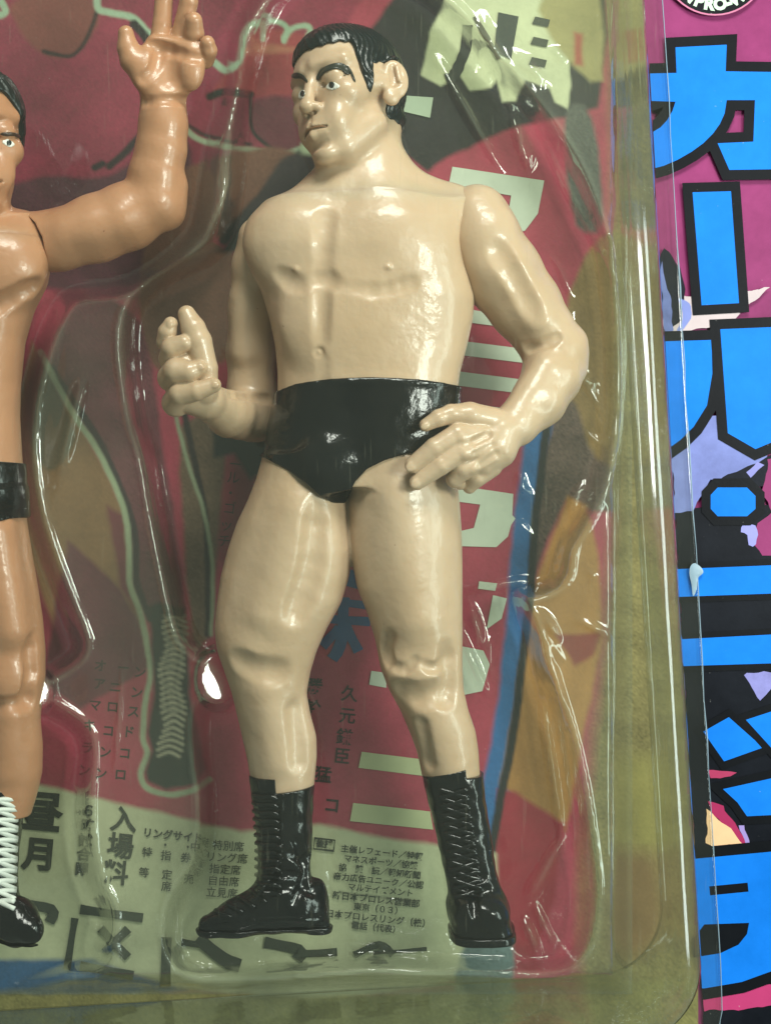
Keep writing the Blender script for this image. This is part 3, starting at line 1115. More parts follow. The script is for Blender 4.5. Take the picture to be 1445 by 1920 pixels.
groove(FU, [(268, 192), (306, 186), (348, 190)], 2.5, 8, 7)
gx4, gy4, gz4 = FU.grid()
seam3 = [(-40, 380), (52, 404), (76, 425), (92, 455), (96, 490), (88, 520), (76, 545), (-40, 560)]
cutp = poly_sdf(px_poly(seam3), gx4[:, :, 0], gz4[:, 0, :].reshape(1, -1))[:, None, :]
FU.f = np.maximum(FU.f, -cutp.astype(np.float32))
finish('arm', FU, M['skin_tan'], fig2)['label'] = 'arm raised with open palm facing forward'
# lowered arm, mostly outside the picture
lo, hi = bounds(-420, -255, 400, 960, -110, 110)
FD = Field(lo, hi, 4.0)
FD.chain([(-290, 470, -8, 58), (-318, 560, -12, 58), (-336, 660, -8, 50), (-340, 740, 8, 46), (-336, 830, 24, 34)], 14)
FD.chain([(-336, 840, 24, 32), (-334, 890, 30, 30)], 10)
for q in range(4):
    FD.chain([(-358 + q * 17, 890, 36, 15), (-358 + q * 16, 930 - abs(q - 1.5) * 6, 44, 12)], 3)
FD.chain([(-312, 850, 44, 15), (-300, 895, 60, 12)], 5)
finish('arm', FD, M['skin_tan'], fig2)


# boots with white laces
def tan_boot(cx, toe_dx, seed):
    lo, hi = bounds(cx - 120, cx + 125, 1455, 1790, -85, 185)
    F = Field(lo, hi, 2.4)
    F.loft([(1465, cx - 58, cx + 60, 0, 60), (1520, cx - 58, cx + 52, 2, 58), (1580, cx - 56, cx + 44, 4, 56), (1640, cx - 54, cx + 40, 8, 56),
            (1690, cx - 52, cx + 44, 14, 60), (1730, cx - 50, cx + 50, 20, 66)], 8, 2.4)
    F.cone(W(cx, 1712, 10), 44, W(cx + toe_dx * 0.6, 1726, 50), 40, 16)
    F.cone(W(cx + toe_dx * 0.6, 1726, 50), 40, W(cx + toe_dx, 1744, 70), 27, 14)
    b = boot_finish('boot', F, fig2, 1768, 16, lambda x, y, z: z - (CYP - 1474), seed=seed)
    for i in range(11):
        y0 = 1500 + i * 19
        xm = cx + 2 + toe_dx * 0.05 + i * 0.2
        hw = 36 - i * 0.7
        lace(b, [F], [(xm - hw, y0 + 14), (xm - 6, y0 + 4), (xm + 8, y0 - 2), (xm + hw, y0)], 4.8, M['white_lace'], 3)
        lace(b, [F], [(xm + hw, y0 + 14), (xm + 6, y0 + 4), (xm - 8, y0 - 2), (xm - hw, y0)], 4.8, M['white_lace'], 3)
    return b


tan_boot(-8, 62, 3)
tan_boot(-205, -40, 4)
#CARD

# ================================================================== printed backing card
card = empty('backing_card', W(722, 2150, DCARD))
tag(card, 'red and magenta printed backing card with blue Japanese lettering behind the figures', 'card')
PM = {}


def pm(rgb, speck=0.06, rough=0.45):
    k = (rgb, speck, rough)
    if k not in PM:
        PM[k] = print_mat('ink_%d_%d_%d' % rgb, srgb(*rgb), speck, rough)
    return PM[k]


LAYER = [0]


def nextd():
    LAYER[0] += 1
    return DCARD + 2.0 + LAYER[0] * 0.05


def sheet(name, pts, rgb, d=None, smooth=0, speck=0.06, par=None, rough=0.45):
    d = nextd() if d is None else d
    if smooth:
        pts = [tuple(p) for p in catmull(pts, smooth, True)]
    if name in ('printed_shape', 'printed_stripe', 'printed_boot'):
        # print edges are never ruler straight
        r_ = np.random.RandomState(LAYER[0])
        ph = r_.rand(4) * 6.3
        q = []
        for i in range(len(pts)):
            a_, b_ = np.array(pts[i], float), np.array(pts[(i + 1) % len(pts)], float)
            n_ = max(1, int(np.linalg.norm(b_ - a_) / 9))
            for k_ in range(n_):
                m_ = a_ + (b_ - a_) * k_ / n_
                q.append((m_[0] + 1.8 * math.sin(m_[1] / 13 + ph[0]) + 1.2 * math.sin(m_[1] / 5 + ph[1]) + r_.uniform(-0.7, 0.7),
                          m_[1] + 1.8 * math.sin(m_[0] / 15 + ph[2]) + 1.2 * math.sin(m_[0] / 6 + ph[3]) + r_.uniform(-0.7, 0.7)))
        pts = q
    bm = bmesh.new()
    vs = [bm.verts.new(Vector([float(c) for c in W(p[0], p[1], d)]) * U) for p in pts]
    f = bm.faces.new(vs)
    f.normal_update()
    if f.normal.y > 0:
        f.normal_flip()
    bmesh.ops.triangulate(bm, faces=bm.faces[:])
    me = bpy.data.meshes.new(name)
    bm.to_mesh(me)
    bm.free()
    me.materials.append(pm(rgb, speck, rough))
    return link_obj(name, me, par or card)


def stroke(name, pts, wd, rgb, closed=False, sm=6, d=None, speck=0.06, par=None, jag=0.0, seed=1):
    d = nextd() if d is None else d
    P = np.array(catmull(pts, sm, closed) if sm else [np.array(p, float) for p in pts])
    n = len(P)
    rs = np.random.RandomState(seed)
    V, Fc = [], []
    for i in range(n):
        a = P[(i - 1) % n] if closed or i else P[0]
        b = P[(i + 1) % n] if closed or i < n - 1 else P[-1]
        t = b - a
        t /= np.linalg.norm(t) + 1e-9
        m = np.array([-t[1], t[0]])
        # widen at sharp corners so that the band keeps its width
        e1 = P[i] - a
        l1 = np.linalg.norm(e1)
        s = 1.0
        if l1 > 1e-6:
            e1 /= l1
            s = 1.0 / max(0.55, abs(float(e1 @ t)))
        w0 = wd * 0.5 * s
        V.append(W(*(P[i] + m * (w0 + rs.uniform(-1, 1) * jag)), d))
        V.append(W(*(P[i] - m * (w0 + rs.uniform(-1, 1) * jag)), d))
    for i in range(n if closed else n - 1):
        j = (i + 1) % n
        Fc.append((2 * i, 2 * j, 2 * j + 1, 2 * i + 1))
    return mesh_obj(name, V, Fc, pm(rgb, speck), par or card, False)


def text(s, px, py, size, rgb, ang=0, bold=0.0, par=None, xs=1.0):
    d = nextd()
    cu = bpy.data.curves.new('lettering', 'FONT')
    cu.body = s
    cu.size = size * U * (ZC - d) / ZC
    cu.align_x = 'CENTER'
    cu.align_y = 'CENTER'
    cu.offset = bold * U
    cu.resolution_u = 3
    cu.materials.append(pm(rgb))
    o = bpy.data.objects.new('lettering', cu)
    COL.objects.link(o)
    dg = bpy.context.evaluated_depsgraph_get()
    me = bpy.data.meshes.new_from_object(o.evaluated_get(dg))
    bpy.data.objects.remove(o)
    me.name = 'lettering'
    me.materials.clear()
    me.materials.append(pm(rgb))
    o = link_obj('lettering', me, par or card)
    p = W(px, py, d) * U
    o.matrix_basis = Matrix.Translation(Vector([float(c) for c in p])) @ Matrix.Rotation(math.radians(ang), 4, 'Y') \
        @ Matrix.Rotation(math.pi / 2, 4, 'X') @ Matrix.Diagonal((xs, 1, 1, 1))
    return o


BLACK = (14, 18, 22)
BLUE = (10, 122, 226)
MAG = (142, 54, 103)
RED = (182, 68, 92)
CREAM = (212, 214, 178)
WHITE = (214, 222, 206)

# the board itself
bv, bf = [], []
for dd in (DCARD, DCARD - 22):
    for p in ((-640, -520), (1640, -520), (1640, 2140), (-640, 2140)):
        bv.append(W(p[0], p[1], DCARD) * np.array([1, 0, 1]) + np.array([0, -dd, 0]))
bf = [(0, 3, 2, 1), (4, 5, 6, 7), (0, 1, 5, 4), (1, 2, 6, 5), (2, 3, 7, 6), (3, 0, 4, 7)]
mesh_obj('board', bv, bf, pm(MAG, 0.12), card, False)

# ---------- the poster print inside the blister: colours of the flat print, held on one sheet
gxs = np.concatenate([np.arange(-440, -60, 20.0), np.arange(-60, 1312, 3.5)])
gys = np.concatenate([np.arange(-380, -40, 20.0), np.arange(-40, 1960, 3.5), np.arange(1960, 2010, 12.0)])
QX, QY = np.meshgrid(gxs, gys, indexing='ij')
INK = np.zeros(QX.shape + (3,))
INK[:] = srgb(*RED)[:3]
wobx = 2.2 * lumps(QX, QY, 0 * QX, 9, 21) + 2.0 * lumps(QX, QY, 0 * QX, 24, 22)
woby = 2.2 * lumps(QX, QY, 0 * QX, 9, 23) + 2.0 * lumps(QX, QY, 0 * QX, 24, 24)
grain = np.random.RandomState(3).normal(size=QX.shape)


def blend(sl, alpha, rgb, speck):
    col = np.array(srgb(*rgb)[:3])[None, None] * np.clip(1 + speck * 0.9 * (lumps(QX[sl], QY[sl], 0 * QX[sl], 16, int(sum(rgb))) + 0.5 * grain[sl]), 0.2, 2)[..., None]
    INK[sl] = INK[sl] * (1 - alpha[..., None]) + col * alpha[..., None]


def box(P, m):
    P = np.array([p[:2] for p in P], float)
    i0, i1 = np.searchsorted(gxs, P[:, 0].min() - m), np.searchsorted(gxs, P[:, 0].max() + m)
    j0, j1 = np.searchsorted(gys, P[:, 1].min() - m), np.searchsorted(gys, P[:, 1].max() + m)
    return slice(i0, i1), slice(j0, j1)


def paint(pts, rgb, smooth=0, speck=0.06, soft=5.0):
    P = catmull(pts, smooth, True) if smooth else pts
    sl = box(P, 14)
    if QX[sl].size:
        d_ = poly_sdf(P, QX[sl] + wobx[sl], QY[sl] + woby[sl])
        blend(sl, np.clip(0.5 - d_ / (2 * soft), 0, 1), rgb, speck)


def paint_line(pts, wd, rgb, closed=False, sm=6, jag=0.0, speck=0.06, seed=1, soft=2.4):
    P = np.array(catmull(pts, sm, closed) if sm else pts, float)
    sl = box(P, wd + 8)
    if not QX[sl].size:
        return
    x_, y_ = QX[sl] + 0.5 * wobx[sl], QY[sl] + 0.5 * woby[sl]
    dm = np.full(x_.shape, 1e9)
    for i in range(len(P) - 1):
        e_ = P[i + 1] - P[i]
        t_ = np.clip(((x_ - P[i][0]) * e_[0] + (y_ - P[i][1]) * e_[1]) / (e_ @ e_ + 1e-9), 0, 1)
        dm = np.minimum(dm, np.hypot(x_ - P[i][0] - t_ * e_[0], y_ - P[i][1] - t_ * e_[1]))
    blend(sl, np.clip(0.5 - (dm - wd / 2) / (2 * soft), 0, 1), rgb, speck)


paint([(-420, -360), (1150, -360), (1195, 400), (1235, 1000), (1275, 1880), (-420, 1990)], RED, speck=0.10)
paint([(-420, -360), (640, -360), (700, -40), (640, 60), (590, 300), (480, 420), (330, 520), (250, 560), (120, 560), (-60, 470), (-420, 500)], (152, 52, 78), speck=0.16)
paint([(-60, 380), (90, 330), (200, 330), (330, 250), (360, 330), (300, 500), (180, 540), (0, 520)], (92, 46, 62), smooth=4, speck=0.2)
paint([(80, -20), (150, -20), (185, 30), (170, 70), (130, 105), (80, 100), (40, 60), (20, 10)], (140, 74, 70), smooth=4, speck=0.12)
paint_line([(182, 20), (166, 65), (138, 102), (100, 100), (82, 96)], 8, (50, 26, 34), jag=1.5)
paint([(420, 140), (455, 110), (470, 60), (560, 60), (585, 95), (560, 170), (480, 180), (400, 176)], (170, 66, 74), smooth=4, speck=0.12)
paint([(450, 88), (520, 84), (560, 92), (520, 100), (460, 100)], (196, 120, 100), smooth=4)
paint([(475, 190), (560, 185), (600, 240), (560, 282), (510, 280), (480, 250)], (112, 46, 62), smooth=4, speck=0.15)
paint_line([(393, 180), (420, 172), (470, 176)], 15, BLACK, jag=1.0)
paint_line([(470, 176), (472, 240), (500, 272), (535, 292)], 7, (34, 24, 30), jag=1.0)
paint_line([(266, 250), (235, 285), (205, 310)], 14, (44, 24, 34), jag=2)
paint_line([(192, 306), (178, 314)], 13, (40, 24, 34), sm=2)
paint_line([(-30, -40), (10, 18), (-12, 30)], 13, (168, 190, 164), jag=1)
paint_line([(182, -20), (184, 14), (205, 22), (242, 30), (262, 44), (280, 62), (330, 92), (392, 112), (424, 132), (448, 112), (456, 66), (470, 46), (492, 44)], 13, (176, 198, 172), jag=1.2)
paint_line([(492, 74), (497, 44), (520, 40), (538, 52), (532, 76)], 10, (176, 198, 172), jag=0.8)
paint_line([(532, 70), (548, 52), (572, 48), (582, 58), (566, 86), (562, 96)], 10, (176, 198, 172), jag=0.8)
paint_line([(250, 44), (272, 68), (280, 90)], 16, (40, 28, 34), jag=2)
paint_line([(338, 226), (360, 252), (394, 268), (440, 276), (490, 284), (530, 288), (570, 276), (600, 258)], 11, (176, 190, 160), jag=1.0)
paint_line([(350, 232), (400, 258), (470, 270)], 7, (60, 30, 40), jag=1.5)
# warm brown body behind the gap between the figures
paint([(330, 330), (470, 280), (560, 290), (520, 380), (440, 470), (470, 520), (450, 640), (400, 690), (300, 700), (262, 600), (270, 480)], (132, 88, 72), smooth=4, speck=0.15)
paint([(560, 280), (640, 290), (660, 380), (560, 400), (470, 472), (396, 472), (430, 420), (490, 360), (540, 300)], (22, 26, 32), speck=0.2)
paint([(566, 268), (650, 300), (640, 330), (560, 322)], (190, 204, 168))
paint([(540, 290), (600, 300), (560, 350), (470, 400), (440, 430), (500, 340)], (62, 50, 58), smooth=3, speck=0.2)
# lower left: tinted cut-out leg with white edge and laced boot
paint([(60, 640), (100, 720), (150, 800), (200, 880), (236, 975), (240, 1080), (262, 1160), (280, 1240), (200, 1240), (100, 1180), (40, 1000), (20, 800)], (150, 112, 78), speck=0.1)
paint([(70, 660), (120, 760), (140, 830), (90, 880), (50, 800)], (104, 92, 74), smooth=4, speck=0.14)
paint([(128, 1014), (226, 1102), (262, 1170), (285, 1250), (150, 1330), (80, 1280), (106, 1120)], (112, 54, 68), speck=0.12)
paint([(200, 948), (232, 966), (240, 1080), (250, 1140), (226, 1100)], (124, 52, 66))
paint([(150, 560), (262, 600), (300, 800), (330, 1000), (345, 1140), (276, 1140), (244, 1080), (238, 970), (206, 880), (150, 790), (90, 690)], (118, 58, 72), smooth=2, speck=0.2)
paint_line([(96, 690), (150, 772), (190, 836), (228, 920), (252, 1000), (256, 1090), (280, 1160)], 14, (52, 34, 46), jag=3)
paint_line([(76, 660), (108, 722), (142, 784), (182, 842), (214, 906), (236, 972), (242, 1040), (244, 1094), (260, 1142), (276, 1210), (282, 1262), (272, 1324), (268, 1384), (276, 1414), (264, 1450), (276, 1478), (316, 1490), (362, 1482), (392, 1462)], 11, (176, 190, 158), jag=1.2)
paint([(276, 1136), (300, 1130), (344, 1140), (352, 1230), (356, 1300), (376, 1390), (386, 1440), (372, 1472), (310, 1480), (278, 1466), (272, 1446), (284, 1410), (276, 1370), (290, 1300), (284, 1220)], (12, 28, 30), speck=0.12)
rl = random.Random(4)
for i in range(23):
    y = 1160 + i * 11.5
    xm = 326 - 0.02 * (y - 1160) + 4 * math.sin(i * 0.5)
    hw = 20 + 3 * math.sin(i)
    paint_line([(xm - hw, y + 5), (xm, y - 3), (xm + hw, y + 6)], 5.0, (196, 192, 166), sm=4, jag=0.5, seed=i)
    if i < 16:
        paint_line([(xm - hw, y - 5), (xm, y + 4), (xm + hw, y - 6)], 3.4, (150, 150, 132), sm=4, jag=0.5, seed=i + 40)
# the strip left of the legs
paint([(390, 860), (480, 850), (470, 1020), (430, 1120), (410, 1020), (398, 960)], (166, 58, 76))
paint([(340, 800), (420, 790), (410, 1000), (398, 1130), (390, 1200), (360, 1200), (345, 1000)], (120, 96, 78), smooth=2, speck=0.25)
paint([(400, 770), (520, 780), (520, 880), (470, 900), (440, 850), (400, 860)], (26, 30, 34), speck=0.3)
paint_line([(345, 770), (372, 900), (388, 1000), (390, 1190)], 12, (48, 36, 40), jag=4)
paint_line([(330, 780), (356, 880), (382, 960), (398, 1060), (396, 1190)], 7, (168, 180, 150), jag=2)
for c, x, y in (('ー', 441, 872), ('ル', 437, 897), ('・', 432, 926), ('ゴ', 430, 954), ('ッ', 424, 986), ('チ', 420, 1016)):
    text(c, x, y, 26, (50, 26, 34), 6)
# red panel small print
for c, x, y in (('オ', 188, 1250), ('ア', 186, 1284), ('マ', 178, 1324), ('キ', 168, 1362), ('ラ', 163, 1404), ('ン', 158, 1446),
                ('ー', 231, 1254), ('ニ', 216, 1290), ('ロ', 211, 1327), ('コ', 203, 1372), ('ン', 197, 1412), ('ン', 189, 1452),
                ('ン', 262, 1262), ('ン', 256, 1300), ('ス', 250, 1336), ('ド', 241, 1374), ('コ', 234, 1414), ('ロ', 226, 1454)):
    text(c, x, y, 24, (62, 34, 42), 5, 0.6)
for c, x, y in (('久', 655, 1303), ('元', 651, 1344), ('鎌', 646, 1384), ('臣', 641, 1420)):
    text(c, x, y, 32, (58, 26, 36), 6, 0.5)
for c, x, y in (('勝', 589, 1289), ('幹', 585, 1330), ('猛', 606, 1455), ('コ', 622, 1512)):
    text(c, x, y, 32, (48, 22, 32), 6, 0.8)
# blue character between the legs
for pts, w_ in (([(640, 1080), (700, 1096)], 34), ([(598, 1160), (694, 1166)], 18), ([(644, 1120), (640, 1200), (622, 1236)], 22), ([(636, 1178), (604, 1212)], 20), ([(648, 1174), (672, 1222)], 20), ([(600, 1124), (690, 1136)], 16)):
    stroke('character', pts, w_, (50, 86, 138), sm=4, jag=1.5, speck=0.15)
# white lettering to the right
sheet('character', [(848, 312), (1020, 338), (1008, 400), (984, 432), (946, 440), (958, 366), (900, 356), (840, 350)], WHITE)
sheet('character', [(870, 578), (990, 598), (984, 618), (860, 602)], WHITE)
for y in (648, 706, 764):
    sheet('character', [(858, y - 10), (984, y + 6), (980, y + 32), (852, y + 16)], WHITE)
sheet('character', [(840, 908), (962, 926), (960, 966), (966, 972), (958, 984), (952, 1006), (930, 1026), (862, 1024), (862, 996), (888, 990), (900, 946), (840, 938)], WHITE)
sheet('character', [(898, 1090), (932, 1094), (928, 1108), (896, 1104)], WHITE)
sheet('character', [(924, 1116), (950, 1122), (940, 1160), (912, 1180)], WHITE)
sheet('character', [(866, 1212), (906, 1220), (918, 1246), (904, 1296), (866, 1304)], WHITE)
sheet('character', [(696, 1258), (724, 1262), (724, 1290), (692, 1284)], WHITE)
sheet('character', [(678, 1410), (790, 1424), (800, 1456), (672, 1440)], (206, 210, 168))
sheet('character', [(662, 1506), (806, 1522), (812, 1556), (656, 1540)], (206, 210, 168))
# top right lettering on a dark photograph
paint([(780, -360), (1120, -360), (1140, 60), (1120, 200), (1060, 220), (960, 240), (850, 290), (800, 320), (720, 260), (690, 60), (760, -40)], (44, 40, 46), speck=0.35)
paint([(840, -60), (1080, -60), (1062, 60), (1070, 160), (1064, 205), (1040, 190), (1030, 165), (985, 150), (965, 190), (940, 190), (930, 150), (920, 165), (880, 170), (862, 140), (826, 160), (790, 140), (806, 60), (830, 10)], (214, 216, 178), speck=0.05, soft=2.5)
sheet('character', [(934, 22), (972, 30), (958, 110), (926, 96)], (50, 56, 56))
for y in (36, 74, 112):
    sheet('character', [(1006 - y * 0.08, y - 6), (1034 - y * 0.08, y), (1030 - y * 0.08, y + 14), (1000 - y * 0.08, y + 8)], (60, 64, 56))
stroke('character', [(876, 46), (872, 90), (852, 138), (836, 148)], 20, (58, 58, 58), jag=1.5)
stroke('character', [(890, 30), (912, 70), (934, 110)], 10, (86, 80, 66), jag=1.5)
sheet('character', [(752, 178), (812, 182), (806, 220), (746, 206)], (188, 202, 180))
paint([(1060, -60), (1120, -40), (1130, 150), (1070, 120), (1010, 20)], (176, 164, 112), smooth=2)
paint([(1078, 60), (1092, 62), (1092, 122), (1076, 120)], (184, 90, 76))
paint([(1064, 205), (1110, 220), (1130, 420), (1080, 420), (1060, 300)], (92, 92, 88), smooth=3, speck=0.3)
# blue edge stripe and tinted leg at the right
paint([(1000, 620), (1070, 640), (1040, 790), (1004, 980), (1002, 1080), (988, 1220), (968, 1400), (944, 1620), (924, 1720), (890, 1720), (902, 1500), (914, 1420), (934, 1300), (948, 1180), (956, 1050), (966, 950), (986, 800)], (52, 112, 176), speck=0.12)
paint([(1036, 790), (1100, 700), (1160, 700), (1160, 960), (1060, 940), (1004, 1080), (1002, 980)], (104, 84, 78), smooth=2, speck=0.4)
paint([(1040, 690), (1096, 480), (1180, 460), (1190, 840), (1120, 860), (1080, 760)], (150, 120, 78), smooth=3, speck=0.15)
paint([(1064, 930), (1100, 950), (1122, 1040), (1130, 1190), (1090, 1400), (1060, 1560), (990, 1520), (938, 1470), (972, 1260), (1000, 1100)], (186, 134, 78), speck=0.08)
paint([(1040, 1190), (1130, 1186), (1110, 1230), (1076, 1250)], (150, 66, 62))
paint([(934, 1478), (966, 1486), (1060, 1546), (1040, 1680), (1000, 1800), (950, 1780), (920, 1700), (926, 1580)], (166, 48, 68))
paint_line([(1024, 800), (1002, 990), (994, 1110), (978, 1250), (956, 1410), (930, 1540), (914, 1640)], 16, (34, 34, 40), jag=4, speck=0.3)
# cream panel with small print
paint([(-420, 1360), (80, 1472), (450, 1560), (600, 1546), (700, 1568), (830, 1586), (930, 1600), (934, 1720), (930, 1830), (600, 1880), (330, 1856), (180, 1806), (-420, 1806)], CREAM, speck=0.05)
paint([(-420, 1800), (176, 1800), (250, 1828), (350, 1856), (250, 1872), (-420, 1890)], (52, 104, 158), speck=0.15)
paint([(860, 1800), (900, 1740), (960, 1760), (950, 1860), (860, 1880)], (112, 134, 138), smooth=3, speck=0.25)
for c, x, y, s_ in (('入', 232, 1540, 50), ('場', 226, 1590, 50), ('料', 217, 1640, 48)):
    text(c, x, y, s_, (58, 62, 54), 6, 1.4)
for c, x, y, s_ in (('昼', 78, 1528, 78), ('月', 74, 1606, 64)):
    text(c, x, y, s_, (50, 54, 48), 5, 3.0)
for c, x, y in (('６', 166, 1522), ('時', 164, 1550), ('試', 160, 1578), ('合', 157, 1604), ('開', 153, 1632)):
    text(c, x, y, 26, (70, 74, 62), 5, 1.0)
text('リングサイド', 324, 1568, 19, (60, 64, 54), 6, 0.7)
for c, x, y in (('特', 276, 1600), ('等', 270, 1638), ('・', 310, 1586), ('指', 311, 1606), ('定', 313, 1642), ('席', 312, 1664), ('券', 348, 1610), ('・', 352, 1590), ('売', 354, 1650), ('中', 366, 1590)):
    text(c, x, y, 20, (66, 70, 60), 5, 0.3)
for k, row in enumerate(('特別席', 'リング席', '指定席', '自由席', '立見席')):
    text(row, 428 - k * 3, 1588 + k * 22, 20, (84, 88, 74), 4, 0.2)
tb = stroke('printed_frame', [(590, 1572), (628, 1576), (625, 1596), (588, 1592)], 2.5, (50, 54, 48), True, 0)
text('後援', 608, 1584, 15, (40, 44, 40), 6, 0.8)
ROWS = ('主催レフェード／特報', 'マネスポーツ／協賛', '協　賛　読／報知新聞', '帝力広告ユニーク／公認', 'マルテイズメント',
        '新日本プロレス営業部', '東京（０３）', '新日本プロレスリング（株）', '電話（代表）')
for k, row in enumerate(ROWS):
    text(row, 716 - k * 2.2 + (6 if k in (4, 6, 8) else 0), 1600 + k * 17.6, 16.5 if k in (5, 7) else 15.5, (46, 52, 45), 6, 0.35)
paint_line([(636, 1674), (770, 1690)], 3, (70, 76, 64), sm=0)
# heavy strokes along the bottom of the panel
for pts, w_ in (([(150, 1706), (268, 1722)], 18), ([(188, 1742), (240, 1796)], 17), ([(240, 1742), (196, 1786)], 17), ([(140, 1722), (128, 1800), (124, 1818)], 14), ([(150, 1812), (250, 1830)], 18),
                ([(312, 1758), (310, 1850)], 20), ([(340, 1768), (392, 1774)], 14), ([(36, 1694), (96, 1706), (92, 1730)], 20), ([(496, 1768), (560, 1782), (556, 1800)], 22), ([(560, 1790), (632, 1786)], 16),
                ([(370, 1760), (420, 1800), (450, 1812)], 26), ([(664, 1792), (710, 1772), (736, 1792)], 14), ([(700, 1788), (800, 1780)], 8)):
    stroke('character', pts, w_, (54, 60, 50), sm=4, jag=1.4)


# haze and reflections in the blister wall, painted into the print colours
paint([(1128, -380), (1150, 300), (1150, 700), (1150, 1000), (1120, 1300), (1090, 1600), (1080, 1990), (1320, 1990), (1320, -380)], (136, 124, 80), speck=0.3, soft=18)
paint([(1178, 1440), (1226, 1430), (1236, 1580), (1190, 1590)], (152, 142, 84), smooth=4, soft=20)  # yellow reflection in the wall, painted in
paint([(1150, 1620), (1230, 1610), (1240, 1760), (1150, 1790)], (130, 106, 72), smooth=3, soft=24)  # brown reflection in the wall, painted in
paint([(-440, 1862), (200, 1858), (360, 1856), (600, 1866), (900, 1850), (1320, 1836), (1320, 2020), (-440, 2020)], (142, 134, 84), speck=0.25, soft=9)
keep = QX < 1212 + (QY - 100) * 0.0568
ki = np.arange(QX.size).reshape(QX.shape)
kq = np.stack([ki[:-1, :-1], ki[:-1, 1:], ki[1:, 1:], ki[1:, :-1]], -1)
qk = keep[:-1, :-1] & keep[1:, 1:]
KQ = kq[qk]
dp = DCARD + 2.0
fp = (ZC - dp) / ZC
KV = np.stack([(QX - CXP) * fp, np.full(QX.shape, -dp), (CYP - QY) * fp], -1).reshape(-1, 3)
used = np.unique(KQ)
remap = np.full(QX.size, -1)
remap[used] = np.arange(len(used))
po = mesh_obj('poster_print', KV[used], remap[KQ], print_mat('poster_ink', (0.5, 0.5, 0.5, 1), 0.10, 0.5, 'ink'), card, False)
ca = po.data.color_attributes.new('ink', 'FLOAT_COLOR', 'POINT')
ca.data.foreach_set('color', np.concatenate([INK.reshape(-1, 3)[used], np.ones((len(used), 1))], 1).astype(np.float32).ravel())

def clip_left(pts):
    def f_(p):
        return p[0] - (1216 + (p[1] - 100) * 0.0568)
    o_ = []
    for i in range(len(pts)):
        a_, b_ = pts[i], pts[(i + 1) % len(pts)]
        fa, fb = f_(a_), f_(b_)
        if fa >= 0:
            o_.append(tuple(a_))
        if (fa >= 0) != (fb >= 0):
            t_ = fa / (fa - fb)
            o_.append((a_[0] + (b_[0] - a_[0]) * t_, a_[1] + (b_[1] - a_[1]) * t_))
    return o_


# ---------- the right-hand column outside the blister
sheet('printed_shape', clip_left([(1225, 955), (1660, 940), (1660, 2140), (1240, 2140)]), (12, 16, 24), speck=0.2)
sheet('printed_shape', clip_left([(1180, 520), (1310, 560), (1420, 545), (1370, 610), (1275, 620), (1180, 640)]), (198, 182, 182))
sheet('printed_shape', clip_left([(1395, 545), (1446, 540), (1400, 572)]), (198, 182, 182))
sheet('printed_shape', clip_left([(1180, 460), (1262, 484), (1280, 520), (1280, 590), (1262, 612), (1180, 612)]), (20, 22, 32), smooth=3)
sheet('printed_shape', clip_left([(1236, 480), (1256, 560), (1262, 616), (1200, 616), (1200, 480)]), (120, 132, 190), smooth=3, speck=0.25)
sheet('printed_shape', clip_left([(1274, 558), (1292, 570), (1296, 590), (1280, 616), (1268, 616), (1280, 588)]), (126, 138, 196), smooth=3)
sheet('printed_shape', clip_left([(1210, 800), (1300, 790), (1345, 776), (1360, 820), (1440, 850), (1420, 900), (1330, 900), (1300, 960), (1230, 960)]), (126, 136, 196), speck=0.15)
sheet('printed_shape', clip_left([(1352, 896), (1392, 878), (1430, 862), (1460, 850), (1460, 900), (1430, 912), (1330, 912)]), (16, 20, 30))
sheet('printed_shape', clip_left([(1398, 886), (1420, 866), (1432, 870), (1406, 896)]), (140, 140, 200))
sheet('printed_shape', [(1440, 860), (1660, 840), (1660, 1040), (1426, 1042), (1416, 1020), (1420, 980), (1446, 960), (1430, 920)], MAG)
sheet('printed_shape', clip_left([(1386, 1000), (1394, 984), (1416, 984), (1416, 1020), (1402, 1022), (1400, 1004)]), (150, 150, 214), smooth=2)
sheet('printed_shape', clip_left([(1394, 1268), (1412, 1260), (1446, 1262), (1448, 1290), (1424, 1312), (1416, 1294)]), (140, 138, 198), smooth=2, speck=0.2)
sheet('printed_shape', clip_left([(1326, 1446), (1380, 1446), (1370, 1456), (1332, 1462)]), (176, 60, 96))
sheet('printed_shape', clip_left([(1326, 1500), (1356, 1512), (1398, 1580), (1384, 1586), (1340, 1530)]), (168, 46, 90))
sheet('printed_shape', clip_left([(1326, 1516), (1340, 1530), (1394, 1584), (1338, 1590), (1322, 1580)]), (238, 194, 148))
sheet('printed_shape', clip_left([(1386, 1548), (1396, 1548), (1406, 1584), (1398, 1584)]), (160, 140, 200))
sheet('printed_shape', clip_left([(1236, 1886), (1446, 1848), (1660, 1830), (1660, 1872), (1446, 1888), (1236, 1904)]), (190, 60, 112))
sheet('printed_shape', clip_left([(1324, 1750), (1350, 1748), (1340, 1762), (1322, 1768)]), (176, 60, 96))


def offset_poly(pts, w_):
    P = np.array(pts, float)
    area2 = sum(P[i][0] * P[(i + 1) % len(P)][1] - P[(i + 1) % len(P)][0] * P[i][1] for i in range(len(P)))
    sg = 1.0 if area2 > 0 else -1.0
    out_ = []
    n = len(P)
    for i in range(n):
        a_ = P[i] - P[i - 1]
        b_ = P[(i + 1) % n] - P[i]
        a_ /= np.linalg.norm(a_) + 1e-9
        b_ /= np.linalg.norm(b_) + 1e-9
        na, nb = sg * np.array([a_[1], -a_[0]]), sg * np.array([b_[1], -b_[0]])
        m_ = na + nb
        k_ = w_ * 2 / max(0.7, float(m_ @ m_))
        out_.append(tuple(P[i] + m_ * k_))
    return out_


